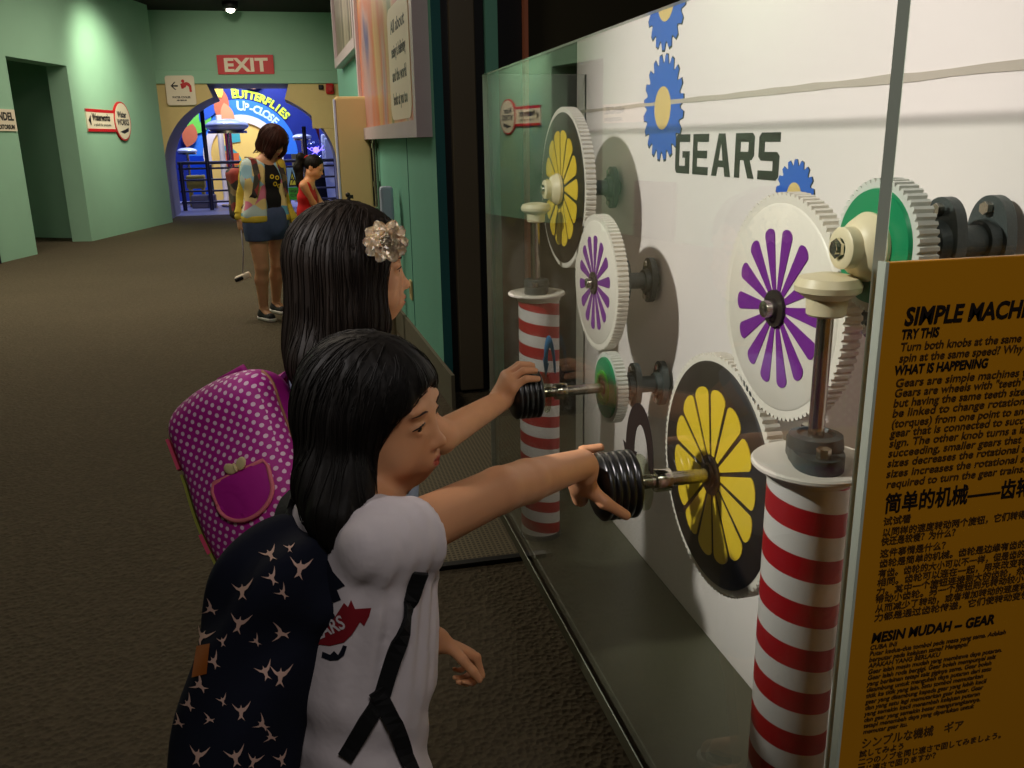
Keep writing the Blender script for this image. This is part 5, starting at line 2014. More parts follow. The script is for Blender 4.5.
hair1 = solid('hair', H1, 0.0032, MT['hair'], g1, smooth=1)
def flow1(P, i):
    q = (P-c1)@A1/s1
    rad_ = np.stack([q[:, 0], q[:, 1]*0.9-0.02, np.zeros(len(q))], 1)
    rad_ /= np.maximum(np.linalg.norm(rad_, axis=1), 1e-6)[:, None]
    top = np.clip((q[:, 2]-0.02)/0.07, 0, 1)[:, None]
    dn = -Z3[None, :]
    back = (A1@np.array([0, -1.0, 0]))[None, :]
    d = (rad_@A1.T)*top+dn*(1.1-0.5*top)+back*0.35*np.clip((q[:, 1:2]+0.01)/0.06, 0, 1)
    lowt = np.clip((c1[2]-0.05-P[:, 2])/0.06, 0, 1)[:, None]
    d += lowt*((tail[-1]-P)/np.linalg.norm(tail[-1]-P, axis=1)[:, None])*1.0
    return d
hair_strands('strands', H1, A1, c1, s1, MT['hair'], hair1, 700, 34, 0.0095, flow1, ((0.0, -0.02, 0.02), (0.085, 0.095, 0.095)), 0.0007, 3)

# shirt print on the flank: dark cogged figure and a red banner with letters
og = at(350, 612, 0.75)
vd = nrm(at(350, 612, 1.0)-CAM_O)
uu, vv = CAM_R, CAM_U
kx = 0.92/870
def px2(pts):
    return [((x-350)*kx*0.96, (612-y)*kx*0.96) for x, y in pts]
dark = [px2([(316, 566), (328, 560), (333, 572), (345, 586), (337, 590), (341, 600), (330, 604), (326, 612), (318, 606)]),
        px2([(316, 612), (330, 606), (336, 618), (326, 630), (316, 636)]),
        px2([(322, 652), (330, 655), (334, 651), (338, 655), (341, 650), (343, 645), (347, 646), (344, 655), (338, 660), (330, 661), (321, 658)])]
red = [px2([(316, 627), (333, 620), (344, 603), (348, 607), (351, 600), (355, 609), (371, 608), (369, 616), (364, 626), (360, 622), (352, 634), (344, 642), (330, 646), (318, 645)])]
deca = decal(SH, [(p, 0) for p in dark]+[(p, 1) for p in red], og, uu, vv, vd, (MT['navy'], mat('dark_red_print', (140, 22, 34), 0.8)), 'shirt_print', shirt, edge=0.006, off=0.0012)
bm = bmesh.new()
text_bm(bm, 'EARS', 0.020, Matrix.Translation((-0.034, -0.029, 0)) @ Matrix.Rotation(R(24), 4, 'Z'), bold=0.0004, extrude=0.0, width=0.032)
lay_on(SH, bm, og, uu, vv, vd, MT['tshirt'], 'shirt_lettering', shirt, edge=0.005, off=0.0020)

# navy backpack with pale birds
bp = thing('backpack', 'dark navy backpack with pale pink flying birds on the nearer girl', 'backpack', (0, 0, 0))
up1 = nrm(Z3*0.94+T1*0.31)
nb = nrm(np.cross(L1, up1))
AB1 = np.stack([L1, np.cross(up1, L1), up1], 1)
bc = at(258, 702, 0.945)
NB = Field()
NB.box(bc, (0.058, 0.046, 0.165), 0.036, AB1)
NB.ell(bc-up1*0.07-T1*0.02, (0.060, 0.052, 0.110), AB1, k=0.05)
NB.ell(bc-T1*0.030+up1*0.02, (0.052, 0.044, 0.130), AB1, k=0.05)
NB.cap(bc+up1*0.140-L1*0.045+T1*0.02, bc+up1*0.140+L1*0.045+T1*0.02, 0.030, k=0.03)
NB.ell(bc-T1*0.052-up1*0.065, (0.054, 0.020, 0.080), AB1, k=0.012)
nz1 = wobble(0.0035, 16, 31)
def bagfold(P):
    q = (P-bc)@AB1
    return nz1(P)+0.0060*np.sin(q[:, 0]*75+q[:, 2]*38+q[:, 1]*40+1)*np.clip(0.5+q[:, 2]*4, 0.2, 1)
NB.cap(mid-T1*0.088-L1*0.045-Z3*0.030, mid-T1*0.085+L1*0.030-Z3*0.045, 0.028, k=0.05).cap(mid-T1*0.068-L1*0.01-Z3*0.030, mid-T1*0.066+L1*0.045-Z3*0.040, 0.026, k=0.03)
NB.disp = bagfold
bagb = solid('bag_body', NB, 0.0045, MT['navy'], bp, smooth=2)
def bird(x, y, s, a):
    pts = [(-1.0, 0.75), (-0.62, 0.42), (-0.30, 0.20), (-0.08, 0.30), (0.0, 0.62), (0.10, 0.28), (0.34, 0.30), (0.70, 0.62), (1.05, 1.05),
           (0.78, 0.45), (0.50, 0.02), (0.22, -0.18), (0.16, -0.55), (0.42, -1.05), (0.05, -0.72), (-0.34, -1.0), (-0.14, -0.50), (-0.20, -0.14), (-0.52, 0.08)]
    ca, sa = math.cos(R(a)), math.sin(R(a))
    return [(x+s*(p*ca-q*sa), y+s*(p*sa+q*ca)) for p, q in pts]
birds_px = [(242, 588, 9, 0), (270, 550, 8, 20), (271, 577, 7, 30), (300, 566, 10, -10), (282, 592, 6, 40), (208, 605, 7, 60), (239, 622, 9, -15), (200, 634, 9, -30),
            (213, 660, 7, 30), (198, 684, 8, 50), (281, 632, 8, 80), (265, 670, 8, 20), (281, 674, 10, -5), (186, 704, 7, 40), (241, 710, 8, 0), (175, 724, 6, 60),
            (262, 724, 7, 50), (197, 756, 9, -10), (235, 756, 9, 10), (271, 738, 6, 70), (254, 762, 7, -20), (283, 762, 7, 15), (222, 700, 5, 20), (208, 720, 5, 80), (290, 545, 5, 0), (256, 640, 5, 40), (222, 640, 5, 10)]
ob = at(240, 660, 0.62)
vb = nrm(at(240, 660, 1.0)-CAM_O)
kb = 0.86/870
polys = [[((x-240)*kb, (660-y)*kb) for x, y in bird(px, py, s_, a_)] for px, py, s_, a_ in [(a, b, c_, -d_) for a, b, c_, d_ in birds_px]]
polys = [[(px_, -py_) for px_, py_ in [((x-240)*kb, (y-660)*kb) for x, y in bird(px, py, s_*1.2, a_)]][::-1] for px, py, s_, a_ in birds_px]
# flip so the birds stand upright in the cloth
polys = [[(cx+(x-cx), 2*cy-y) for x, y in p][::-1] for p in polys for cx, cy in [(sum(x for x, y in p)/len(p), sum(y for x, y in p)/len(p))]]
decal(NB, polys, ob, CAM_R, CAM_U, vb, MT['birdprint'], 'bird_print', bagb, edge=0.007, off=0.0010)
# tan patch at the left edge
pt = [((x-240)*kb, (660-y)*kb) for x, y in ((193, 645), (209, 643), (206, 674), (190, 678))]
decal(NB, [pt], ob, CAM_R, CAM_U, vb, MT['leather'], 'leather_patch', bagb, edge=0.006, off=0.0014)

def strap_on(F, pxs, depth0, w, th, m, name, parent, off=0.002):
    """webbing laid over the surface of F where the photograph shows it"""
    P = []
    for (x, y) in pxs:
        r_ = nrm(at(x, y, 1.0)-CAM_O)
        q, ok = F.drop(np.array([CAM_O+r_*depth0]), r_, off, reach=1.0)
        P.append(q[0])
    P = np.array(P)
    # densify
    D = [P[0]]
    for a, b in zip(P, P[1:]):
        for t in (0.25, 0.5, 0.75, 1.0):
            D.append(a+(b-a)*t)
    D = np.array(D)
    D = F.snap(D, off)
    N = F.grad(D)
    bm = bmesh.new()
    add_strip(bm, D, N, w, th)
    return obj(name, bm, m, parent)
strap_on(SH, [(420, 572), (413, 592), (404, 625), (393, 660), (383, 692), (366, 722), (346, 757)], 0.55, 0.017, 0.004, MT['strap'], 'shoulder_strap', bp)
strap_on(SH, [(287, 530), (285, 516), (289, 504), (297, 494)], 0.70, 0.036, 0.005, MT['strap'], 'shoulder_strap', bp)
strap_on(SH, [(376, 690), (388, 712), (400, 738), (410, 766), (416, 786)], 0.55, 0.017, 0.003, MT['strap'], 'strap_tail', bp, 0.004)

# ================================================================== the farther girl
g2 = person('long-haired girl with a cream flower clip turning the farther black knob', None)
T2 = nrm((0.78, 0.62, 0)); L2 = np.array([-T2[1], T2[0], 0])
A2 = head_frame((0.985, 0.02, -0.03), (0.0, 0.06, 1.0))
s2 = 0.93
c2 = at(353, 270, 1.47)
nk2 = at(352, 372, 1.50)
mid2 = nk2+np.array([0.004, 0.0, -0.035])
shR2 = mid2-L2*0.110-Z3*0.02
shL2 = mid2+L2*0.110-Z3*0.02
pel2 = np.array([mid2[0]-0.03, mid2[1]-0.02, 0.66])
wr2 = at(499, 402, 1.71)
el2 = at(440, 437, 1.50)
B = Field()
add_head(B, c2, A2, s2, 1.0)
B.cap(c2+A2@np.array([0, -0.02, -0.06])*s2, nk2-Z3*0.04, 0.044, 0.046, k=0.03)
for z, hw, r_ in ((mid2[2]-0.04, 0.065, 0.050), (mid2[2]-0.12, 0.035, 0.068), (0.82, 0.030, 0.068), (0.74, 0.03, 0.07), (0.66, 0.04, 0.072)):
    m_ = pel2+(mid2-pel2)*(z-0.66)/(mid2[2]-0.66); m_[2] = z
    B.cap(m_-L2*hw, m_+L2*hw, r_, k=0.05)
for sh_ in (shR2, shL2):
    B.cap(mid2, sh_, 0.044, 0.040, k=0.03)
B.cap(shR2, el2, 0.036, 0.030, k=0.02).cap(el2, wr2, 0.030, 0.0215, k=0.006)
el2L = shL2+np.array([-0.02, 0.04, -0.20]); wr2L = el2L+np.array([0.01, -0.01, -0.17])
B.cap(shL2, el2L, 0.036, 0.029, k=0.02).cap(el2L, wr2L, 0.029, 0.019, k=0.015)
add_hand(B, wr2L, wr2L-el2L, (-0.3, -0.6, -0.4), (0.3, -0.2, 0.8), 0.72, curl=(30, 40, 30))
k2 = np.array([0.371+0.016, 1.625, 0.908])     # face of the farther knob
kn2 = [np.array([k2[0]-0.021, 1.640, 0.945]), np.array([k2[0]-0.023, 1.622, 0.948]), np.array([k2[0]-0.023, 1.604, 0.944]), np.array([k2[0]-0.020, 1.588, 0.934])]
for p in kn2:
    B.cap(wr2+np.array([0.008, 0.006, 0.008]), p, 0.017, 0.0125, k=0.014)
for i, p in enumerate(kn2):
    dz = math.sqrt(max(0.0001, 0.0495**2-(p[1]-1.625)**2))
    a = np.array([k2[0]-0.011, p[1], 0.908+dz*0.97])
    b = np.array([k2[0]+0.006, p[1]+(p[1]-1.62)*0.1, 0.908+dz+0.010])
    e = np.array([k2[0]+0.030, p[1]+(p[1]-1.62)*0.15, 0.908+dz+0.0085])
    B.chain([p, a, b, e], [0.0088, 0.0083, 0.0076, 0.0066], k=0.003)
B.chain([wr2+np.array([0.012, 0.010, 0.0]), np.array([k2[0]-0.020, 1.652, 0.910]), np.array([k2[0]-0.010, 1.676, 0.903]), np.array([k2[0]+0.018, 1.684, 0.900])], [0.016, 0.0125, 0.0095, 0.0085], k=0.006)
for s_ in (-1, 1):
    hp = pel2+L2*s_*0.055-Z3*0.02
    kn = np.array([hp[0]+0.02, hp[1]+0.01, 0.37])
    an = np.array([hp[0], hp[1], 0.075])
    B.cap(hp, kn, 0.064, 0.045, k=0.03).cap(kn, an, 0.043, 0.028, k=0.02).cap(an, an+T2*0.10-Z3*0.04, 0.029, 0.023, k=0.02)
solid('body', B, 0.0036, MT['skin'], g2, smooth=1, attr=('lips', lips_mask(c2, A2, s2, 1.0)))
face_parts(c2, A2, s2, g2, 1.0, look=(0.1, -0.2), F=B)
SH2 = Field()
for z, hw, r_ in ((mid2[2]-0.04, 0.068, 0.060), (mid2[2]-0.12, 0.040, 0.079), (0.82, 0.034, 0.080), (0.74, 0.036, 0.083), (0.64, 0.042, 0.088)):
    m_ = pel2+(mid2-pel2)*(z-0.66)/(mid2[2]-0.66); m_[2] = z
    SH2.cap(m_-L2*hw, m_+L2*hw, r_, k=0.05)
for sh_ in (shR2, shL2):
    SH2.cap(mid2, sh_, 0.053, 0.050, k=0.03)
SH2.cut(pel2-Z3*0.01, (0, 0, -1))
for sh_, el_ in ((shR2, el2), (shL2, el2L)):
    d_ = nrm(el_-sh_)
    SL = Field()
    SL.cap(sh_-d_*0.02, sh_+d_*0.13, 0.049, 0.052).cut(sh_+d_*0.030, d_, k=0.003)
    SH2.add(SL, k=0.02)
SH2.cap(nk2-Z3*0.02, nk2+Z3*0.1, 0.052, 0.062, k=0.004, op='s')
SH2.disp = wobble(0.0025, 24, 15)
solid('t_shirt', SH2, 0.005, MT['palegreytop'], g2, smooth=2)
PT = Field()
PT.cap(pel2-L2*0.04+Z3*0.0, pel2+L2*0.04, 0.084, k=0.04)
for s_ in (-1, 1):
    hp = pel2+L2*s_*0.056-Z3*0.02
    PT.cap(hp, np.array([hp[0]+0.02, hp[1]+0.01, 0.36]), 0.074, 0.062, k=0.02)
PT.cut((0, 0, 0.40), (0, 0, -1))
solid('shorts', PT, 0.006, MT['denim'], g2, smooth=1)
for s_ in (-1, 1):
    shoe(g2, pel2+L2*s_*0.055, T2, 0.86, MT['sneaker'])

H2 = Field()
h = hl(c2, A2, s2)
H2.ell(h(0, -0.014, 0.030), np.array([0.086, 0.104, 0.094])*s2, A2)
H2.ell(h(0, 0.014, 0.018), np.array([0.080, 0.074, 0.086])*s2, A2, k=0.02)
H2.chain([h(0, -0.022, 0.0), h(0, -0.030, -0.08), h(0, -0.042, -0.15), at(318, 366, 1.43)], [0.084*s2, 0.080*s2, 0.078*s2, 0.046], k=0.05)
H2.chain([h(0.050, -0.010, 0.0), h(0.060, 0.000, -0.08), h(0.060, 0.000, -0.16), h(0.050, -0.01, -0.22)], [0.044*s2, 0.040*s2, 0.036*s2, 0.018*s2], k=0.04)
H2.chain([h(-0.050, 0.0, 0.0), h(-0.058, 0.004, -0.12)], [0.04*s2, 0.025*s2], k=0.04)
FC = Field()
FC.ell(h(0.0, 0.112, -0.030), np.array([0.120, 0.070, 0.108])*s2, A2)
H2.add(FC, k=0.012, op='s')
H2.disp = hair_groove(c2, A2, s2, 0.0007, 9)
hair2 = solid('hair', H2, 0.0042, MT['hairb'], g2, smooth=1)
def flow2(P, i):
    q = (P-c2)@A2/s2
    rad_ = np.stack([q[:, 0], q[:, 1]*0.9-0.02, np.zeros(len(q))], 1)
    rad_ /= np.maximum(np.linalg.norm(rad_, axis=1), 1e-6)[:, None]
    top = np.clip((q[:, 2]-0.03)/0.06, 0, 1)[:, None]
    back = (A2@np.array([0, -1.0, 0]))[None, :]
    return (rad_@A2.T)*top-Z3[None, :]*(1.1-0.5*top)+back*0.35*np.clip((q[:, 1:2]+0.01)/0.06, 0, 1)
hair_strands('strands', H2, A2, c2, s2, MT['hairb'], hair2, 700, 30, 0.0115, flow2, ((0.0, -0.02, 0.01), (0.085, 0.095, 0.105)), 0.0008, 5)

# flower clip
fl = thing('flower_clip', 'cream silk flower clip in the farther girl\'s hair', 'hair clip', tuple(at(385, 241, 1.362)))
bm = bmesh.new()
rr = random.Random(4)
fz = Matrix(tuple((tuple(v) for v in np.stack([A2[:, 1], A2[:, 2], A2[:, 0]], 1)))).to_4x4()
for ring, (n_, rad_, tilt, L_) in enumerate(((10, 0.014, 12, 0.022), (9, 0.009, 35, 0.020), (7, 0.005, 58, 0.017), (5, 0.002, 75, 0.013))):
    for i in range(n_):
        a = 2*math.pi*(i+0.4*ring)/n_+rr.uniform(-0.15, 0.15)
        mt = fz @ Matrix.Rotation(a, 4, 'Z') @ Matrix.Translation((rad_, 0, 0.004+0.004*ring)) @ Matrix.Rotation(-R(tilt+rr.uniform(-8, 8)), 4, 'Y')
        g = []
        for u in range(6):
            row = []
            for v in range(5):
                uu_ = u/5; vv_ = v/4-0.5
                wd = 0.022*math.sin(math.pi*(0.12+0.80*uu_))**0.7
                row.append(bm.verts.new(mt @ Vector((uu_*L_, vv_*wd, 0.004*math.sin(uu_*3)+0.006*vv_*vv_*4*uu_+0.0030*uu_*math.sin(v*3+u*2+i)))))
            g.append(row)
        for u in range(5):
            for v in range(4):
                bm.faces.new((g[u][v], g[u+1][v], g[u+1][v+1], g[u][v+1]))
bmesh.ops.solidify(bm, geom=bm.faces[:], thickness=0.0008)
obj('petals', bm, MT['petalcream'], fl, smooth=True)
bm = bmesh.new()
for i in range(7):
    a = i*0.9
    add_ball(bm, fz @ Vector((0.003*math.cos(a), 0.003*math.sin(a), 0.018)), 0.0022, 8, 6)
obj('centre_beads', bm, MT['clasp'], fl, smooth=True)

# pink polka-dot backpack
pb = thing('backpack', 'magenta polka-dot backpack with a round-flapped pocket on the farther girl', 'backpack')
nf = nrm((-0.52, -0.82, 0.26))                  # outer face
upb = nrm(at(205, 440, 1.36)-at(278, 590, 1.36))
upb = nrm(upb-nf*(upb@nf))
rtb = np.cross(upb, nf)                          # to the wearer's right as seen from behind
if rtb@CAM_R < 0:
    rtb = -rtb
cpb = at(254, 474, 1.46)
MB = Matrix((( rtb[0], -nf[0], upb[0], cpb[0]), (rtb[1], -nf[1], upb[1], cpb[1]), (rtb[2], -nf[2], upb[2], cpb[2]), (0, 0, 0, 1)))
pb.matrix_world = MB
PB = Field()
PB.box((0, 0, 0), (0.105, 0.062, 0.150), 0.042)
PB.ell((0, -0.030, -0.04), (0.092, 0.050, 0.105), k=0.03)
PB.ell((0, 0.0, 0.125), (0.095, 0.060, 0.045), k=0.03)
PB.disp = wobble(0.0022, 22, 44)
pbody = solid('bag_body', PB, 0.0045, (MT['polka'], MT['magenta']), pb, smooth=1)
me = pbody.data
for p in me.polygons:
    c_ = p.center
    if c_.y > -0.012 and abs(p.normal.y) < 0.85 or c_.y > 0.02:
        p.material_index = 1
def loop_on(F, pts, n, off):
    P = np.array(pts, float)
    q, ok = F.drop(P, n, off, reach=0.5)
    return q[ok]
# piping down both edges of the outer face
for sx in (-1, 1):
    zz = np.linspace(-0.13, 0.155, 24)
    P = np.stack([np.full(24, sx*0.106), np.full(24, -0.016), zz], 1)
    P = PB.snap(P, 0.001)
    bm = bmesh.new()
    add_tube(bm, [Vector(p) for p in P], 0.0026, 6)
    obj('piping', bm, MT['goldtrim'], pbody, smooth=True)
# pocket with rounded flap
fp = []
for i in range(25):
    a = math.pi+math.pi*i/24
    fp.append((0.026+0.050*math.cos(a), -0.036+0.040*math.sin(a)))
fp += [(0.078, -0.012), (0.074, 0.0), (-0.018, 0.0), (-0.025, -0.012)]
flap = decal(PB, [fp], (0, -0.25, 0), (1, 0, 0), (0, 0, 1), (0, 1, 0), MT['magenta'], 'pocket_flap', pb, edge=0.008, off=0.006)
bm = bmesh.new()
q = loop_on(PB, [(x, -0.25, z) for x, z in fp+fp[:1]], (0, 1, 0), 0.006)
add_tube(bm, [Vector(p) for p in q], 0.0036, 6)
obj('flap_piping', bm, MT['pinktrim'], flap, smooth=True)
# butterfly clasp
q = loop_on(PB, [(0.032, -0.25, 0.007)], (0, 1, 0), 0.008)[0]
bm = bmesh.new()
for sx, a in ((-1, 35), (1, -35)):
    add_ball(bm, (q[0]+sx*0.011, q[1]-0.002, q[2]+0.002), (0.012, 0.003, 0.0085), 14, 8, rot=Matrix.Rotation(R(a), 4, 'Y'))
add_ball(bm, (q[0], q[1]-0.004, q[2]), (0.003, 0.003, 0.008), 10, 8)
obj('butterfly_clasp', bm, MT['clasp'], pb, smooth=True)
# straps, side pocket and strips
def bag_band(name, z0, z1, y, w, m, th=0.004):
    n_ = 10
    P = PB.snap(np.stack([np.full(n_, -0.108), np.full(n_, y), np.linspace(z0, z1, n_)], 1), 0.0015)
    bm = bmesh.new()
    add_strip(bm, [Vector(p) for p in P], PB.grad(P), w, th)
    obj(name, bm, m, pb)
bag_band('side_strap', -0.135, 0.045, -0.047, 0.016, MT['limestrap'], 0.004)
pinkm = mat('hot_pink_webbing', (206, 60, 96), 0.6)
bag_band('pink_tab', 0.055, 0.110, -0.045, 0.022, pinkm, 0.005)
bag_band('pink_tab', -0.095, -0.060, -0.045, 0.022, pinkm, 0.006)
bm = bmesh.new()
for sx in (-1, 1):
    pts = [Vector((sx*0.05, 0.055, 0.13)), Vector((sx*0.055, 0.095, 0.15)), Vector((sx*0.06, 0.14, 0.13)), Vector((sx*0.06, 0.16, 0.06))]
    add_strip(bm, pts, [Vector((0, -0.5, 1)), Vector((0, 0, 1)), Vector((0, 1, 1)), Vector((0, 1, 0.2))], 0.034, 0.008)
    obj('shoulder_strap', bm, MT['magenta'], pb)
    bm = bmesh.new()
bm.free()
bm = bmesh.new()
add_tube(bm, [Vector((-0.03, 0.045, 0.155)), Vector((-0.026, 0.045, 0.185)), Vector((0.026, 0.045, 0.185)), Vector((0.03, 0.045, 0.155))], 0.007, 8)
obj('carry_loop', bm, MT['magenta'], pb, smooth=True)
bm = bmesh.new()
add_lathe(bm, [(0.009, -0.0015), (0.012, 0), (0.009, 0.0015), (0.007, 0), (0.009, -0.0015)], (0.085, -0.050, 0.010), (0.5, -0.8, 0), 18)
obj('ring', bm, MT['chrome'], pb, smooth=True)

# ================================================================== the woman in the hall
WY = 7.35
g3 = person('woman with a dark bob, yellow floral jacket and denim shorts looking down', None)
wp = lambda x, y, dy=0.0: on_y(x, y, WY+dy)
T3 = nrm((0.50, -0.86, 0)); R3 = np.array([-T3[1]*-1, 0, 0])
R3 = np.cross(T3, Z3)                            # her right
c3 = wp(274, 141)
A3 = head_frame((0.62, -0.55, -0.56))
nk3 = wp(265.5, 155, 0.02)
sR3 = wp(247, 166, -0.02); sL3 = nk3+(nk3-sR3)*np.array([0.62, 0.62, 0.3]); sL3[2] = sR3[2]
md3 = (sR3+sL3)/2
pl3 = wp(266, 222); 
hip3 = np.array([pl3[0], pl3[1], 0.80])
eR3 = wp(243, 195, 0.03); wR3 = wp(239, 218, -0.03)
eL3 = sL3+np.array([0.01, 0.06, -0.26]); wL3 = eL3+np.array([0.09, -0.03, -0.21])
aR3 = wp(264, 311); aL3 = wp(276, 302, 0.30)
aR3[2] = 0.08; aL3[2] = 0.08
B = Field()
add_head(B, c3, A3, 0.98)
B.cap(c3+A3@np.array([0, -0.02, -0.06]), nk3-Z3*0.03, 0.046, 0.05, k=0.03)
for t_, hw, r_ in ((0.0, 0.09, 0.06), (0.25, 0.055, 0.09), (0.6, 0.045, 0.085), (1.0, 0.07, 0.10)):
    m_ = md3+(hip3-md3)*t_
    B.cap(m_-R3*hw, m_+R3*hw, r_, k=0.06)
B.cap(sR3, eR3, 0.044, 0.034, k=0.03).cap(eR3, wR3, 0.034, 0.024, k=0.02)
B.cap(sL3, eL3, 0.044, 0.034, k=0.03).cap(eL3, wL3, 0.034, 0.024, k=0.02)
add_hand(B, wR3, (0.05, 0, -1), -R3*0.9, T3, 0.95, curl=(35, 45, 30), spread=3)
add_hand(B, wL3, (0.05, 0, -1), R3*0.9, T3, 0.95, curl=(30, 40, 30), spread=3)
legs3 = []
for s_, an in ((1, aR3), (-1, aL3)):
    hp = hip3+R3*s_*0.085-Z3*0.02
    kn = (hp+an)/2+T3*0.03; kn[2] = 0.44
    cf = kn+(an-kn)*0.3-T3*0.012
    legs3.append((hp, kn, an))
    B.cap(hp, kn, 0.090, 0.056, k=0.03).cap(kn, cf, 0.052, 0.054, k=0.02).cap(cf, an, 0.054, 0.033, k=0.02).cap(an, an+T3*0.12-Z3*0.045, 0.034, 0.026, k=0.02)
solid('body', B, 0.0065, MT['skin2'], g3, smooth=1, attr=('lips', lips_mask(c3, A3, 0.98)))
face_parts(c3, A3, 0.98, g3, F=B)
H3 = Field()
h = hl(c3, A3, 0.98)
H3.ell(h(0, -0.012, 0.030), (0.094, 0.112, 0.098), A3)
H3.chain([h(0, -0.03, 0.0), h(0, -0.045, -0.075)], [0.096, 0.088], k=0.04)
for x in (-1, 1):
    H3.chain([h(x*0.062, 0.02, 0.02), h(x*0.068, 0.045, -0.06), h(x*0.060, 0.060, -0.10)], [0.045, 0.036, 0.022], k=0.03)
H3.ell(h(-0.012, 0.138, -0.055), (0.036, 0.070, 0.090), A3, k=0.015, op='s')
H3.ell(h(0, -0.02, -0.175), (0.13, 0.13, 0.055), A3, k=0.01, op='s')
H3.disp = hair_groove(c3, A3, 0.98, 0.002, 2)
hr = solid('hair', H3, 0.007, MT['redhair'], g3, smooth=1)
def flow3(P, i):
    q = (P-c3)@A3
    rad_ = np.stack([q[:, 0], q[:, 1]*0.9, np.zeros(len(q))], 1)
    rad_ /= np.maximum(np.linalg.norm(rad_, axis=1), 1e-6)[:, None]
    top = np.clip((q[:, 2]-0.03)/0.06, 0, 1)[:, None]
    return (rad_@A3.T)*top-(A3[:, 2])[None, :]*(1.1-0.5*top)
hair_strands('strands', H3, A3, c3, 0.98, MT['redhair'], hr, 200, 16, 0.014, flow3, ((0.0, -0.02, 0.05), (0.08, 0.09, 0.08)), 0.0022, 6)
# black tee
TE = Field()
for t_, hw, r_ in ((0.02, 0.095, 0.066), (0.25, 0.060, 0.098), (0.6, 0.050, 0.094), (0.95, 0.065, 0.106)):
    m_ = md3+(hip3-md3)*t_
    TE.cap(m_-R3*hw, m_+R3*hw, r_, k=0.06)
TE.cut(md3+(hip3-md3)*0.98, (0, 0, -1))
TE.cap(nk3-Z3*0.02, nk3+Z3*0.2, 0.07, 0.085, k=0.006, op='s')
tee = solid('black_tee', TE, 0.0075, MT['blacktee'], g3, smooth=1)
rings_ = []
for i, (x, y) in enumerate(((272, 177), (277, 178), (275, 184), (279, 186))):
    o_ = [(x+2.0*math.cos(a*math.pi/8), y+2.2*math.sin(a*math.pi/8)) for a in range(16)]
    i_ = [(x+1.0*math.cos(a*math.pi/8), y+1.2*math.sin(a*math.pi/8)) for a in range(16)]
    for k_ in range(16):
        j_ = (k_+1) % 16
        rings_.append([o_[k_], o_[j_], i_[j_], i_[k_]])
kp = 7.2/870
decal(TE, [([((x-272)*kp, (185-y)*kp) for x, y in q_], 0) for q_ in rings_], wp(272, 185, -0.32), CAM_R, CAM_U, nrm(wp(272, 185)-CAM_O), MT['yellow'], 'ring_print', tee, edge=0.03, off=0.003)
# open jacket
JK = Field()
for t_, hw, r_ in ((0.02, 0.105, 0.072), (0.25, 0.075, 0.110), (0.6, 0.066, 0.108), (0.9, 0.080, 0.118)):
    m_ = md3+(hip3-md3)*t_
    JK.cap(m_-R3*hw, m_+R3*hw, r_, k=0.06)
JK.cut(md3+(hip3-md3)*0.92, (0, 0, -1))
GAP = Field()
fr = md3+T3*0.15-R3*0.03
GAP.chain([fr+Z3*0.04, fr-Z3*0.25, fr-Z3*0.60], [0.085, 0.095, 0.100])
GAP.lo -= 0.1; GAP.hi += 0.1
JK.add(GAP, k=0.01, op='s')
JK.cap(nk3-Z3*0.02, nk3+Z3*0.2, 0.07, 0.09, k=0.006, op='s')
JK.disp = wobble(0.004, 18, 61)
jk = solid('jacket', JK, 0.0085, MT['floral'], g3, smooth=1)
for sh_, el_, wr_ in ((sR3, eR3, wR3), (sL3, eL3, wL3)):
    SL = Field()
    e2 = el_+(wr_-el_)*0.82
    SL.cap(sh_, el_, 0.060, 0.048).cap(el_, e2, 0.048, 0.038, k=0.03)
    SL.cut(e2, wr_-el_, k=0.004)
    SL.disp = wobble(0.004, 22, 62)
    sv = solid('sleeve', SL, 0.0085, MT['yellowcloth'], jk, smooth=1)
    CF = Field()
    CF.cap(e2, e2+(wr_-el_)*0.12, 0.036, 0.036)
    solid('cuff', CF, 0.007, MT['yellowcloth'], sv)
HM = Field()
m_ = md3+(hip3-md3)*0.93
HM.cap(m_-R3*0.078, m_+R3*0.078, 0.122)
HM.cut(m_+Z3*0.025, Z3).cut(m_-Z3*0.03, -Z3)
HM.add(GAP, k=0.01, op='s')
solid('waistband', HM, 0.0085, MT['yellowcloth'], jk, smooth=1)
# denim shorts
PT = Field()
PT.cap(hip3-R3*0.07+Z3*0.03, hip3+R3*0.07+Z3*0.03, 0.116, k=0.04).cap(hip3-R3*0.05-Z3*0.05, hip3+R3*0.05-Z3*0.05, 0.112, k=0.04)
for hp, kn, an in legs3:
    PT.cap(hp, hp+(kn-hp)*0.6, 0.108, 0.096, k=0.02)
PT.cut(hip3-Z3*0.15, (0, 0, -1))
PT.disp = wobble(0.003, 20, 63)
solid('denim_shorts', PT, 0.0085, MT['denim'], g3, smooth=1)
for hp, kn, an in legs3:
    shoe(g3, an, T3, 1.05, MT['sneaker'])
wb = thing('backpack', 'small dark floral backpack on the woman in the yellow jacket', 'backpack')
PBW = Field()
bw = md3-T3*0.20-Z3*0.22+R3*0.05
AW = np.stack([R3, T3, Z3], 1)
PBW.box(bw, (0.15, 0.08, 0.20), 0.05, AW).ell(bw-T3*0.05-Z3*0.06, (0.12, 0.07, 0.12), AW, k=0.03)
PBW.disp = wobble(0.004, 18, 64)
wbb = solid('bag_body', PBW, 0.009, MT['bagfloral'], wb, smooth=1)
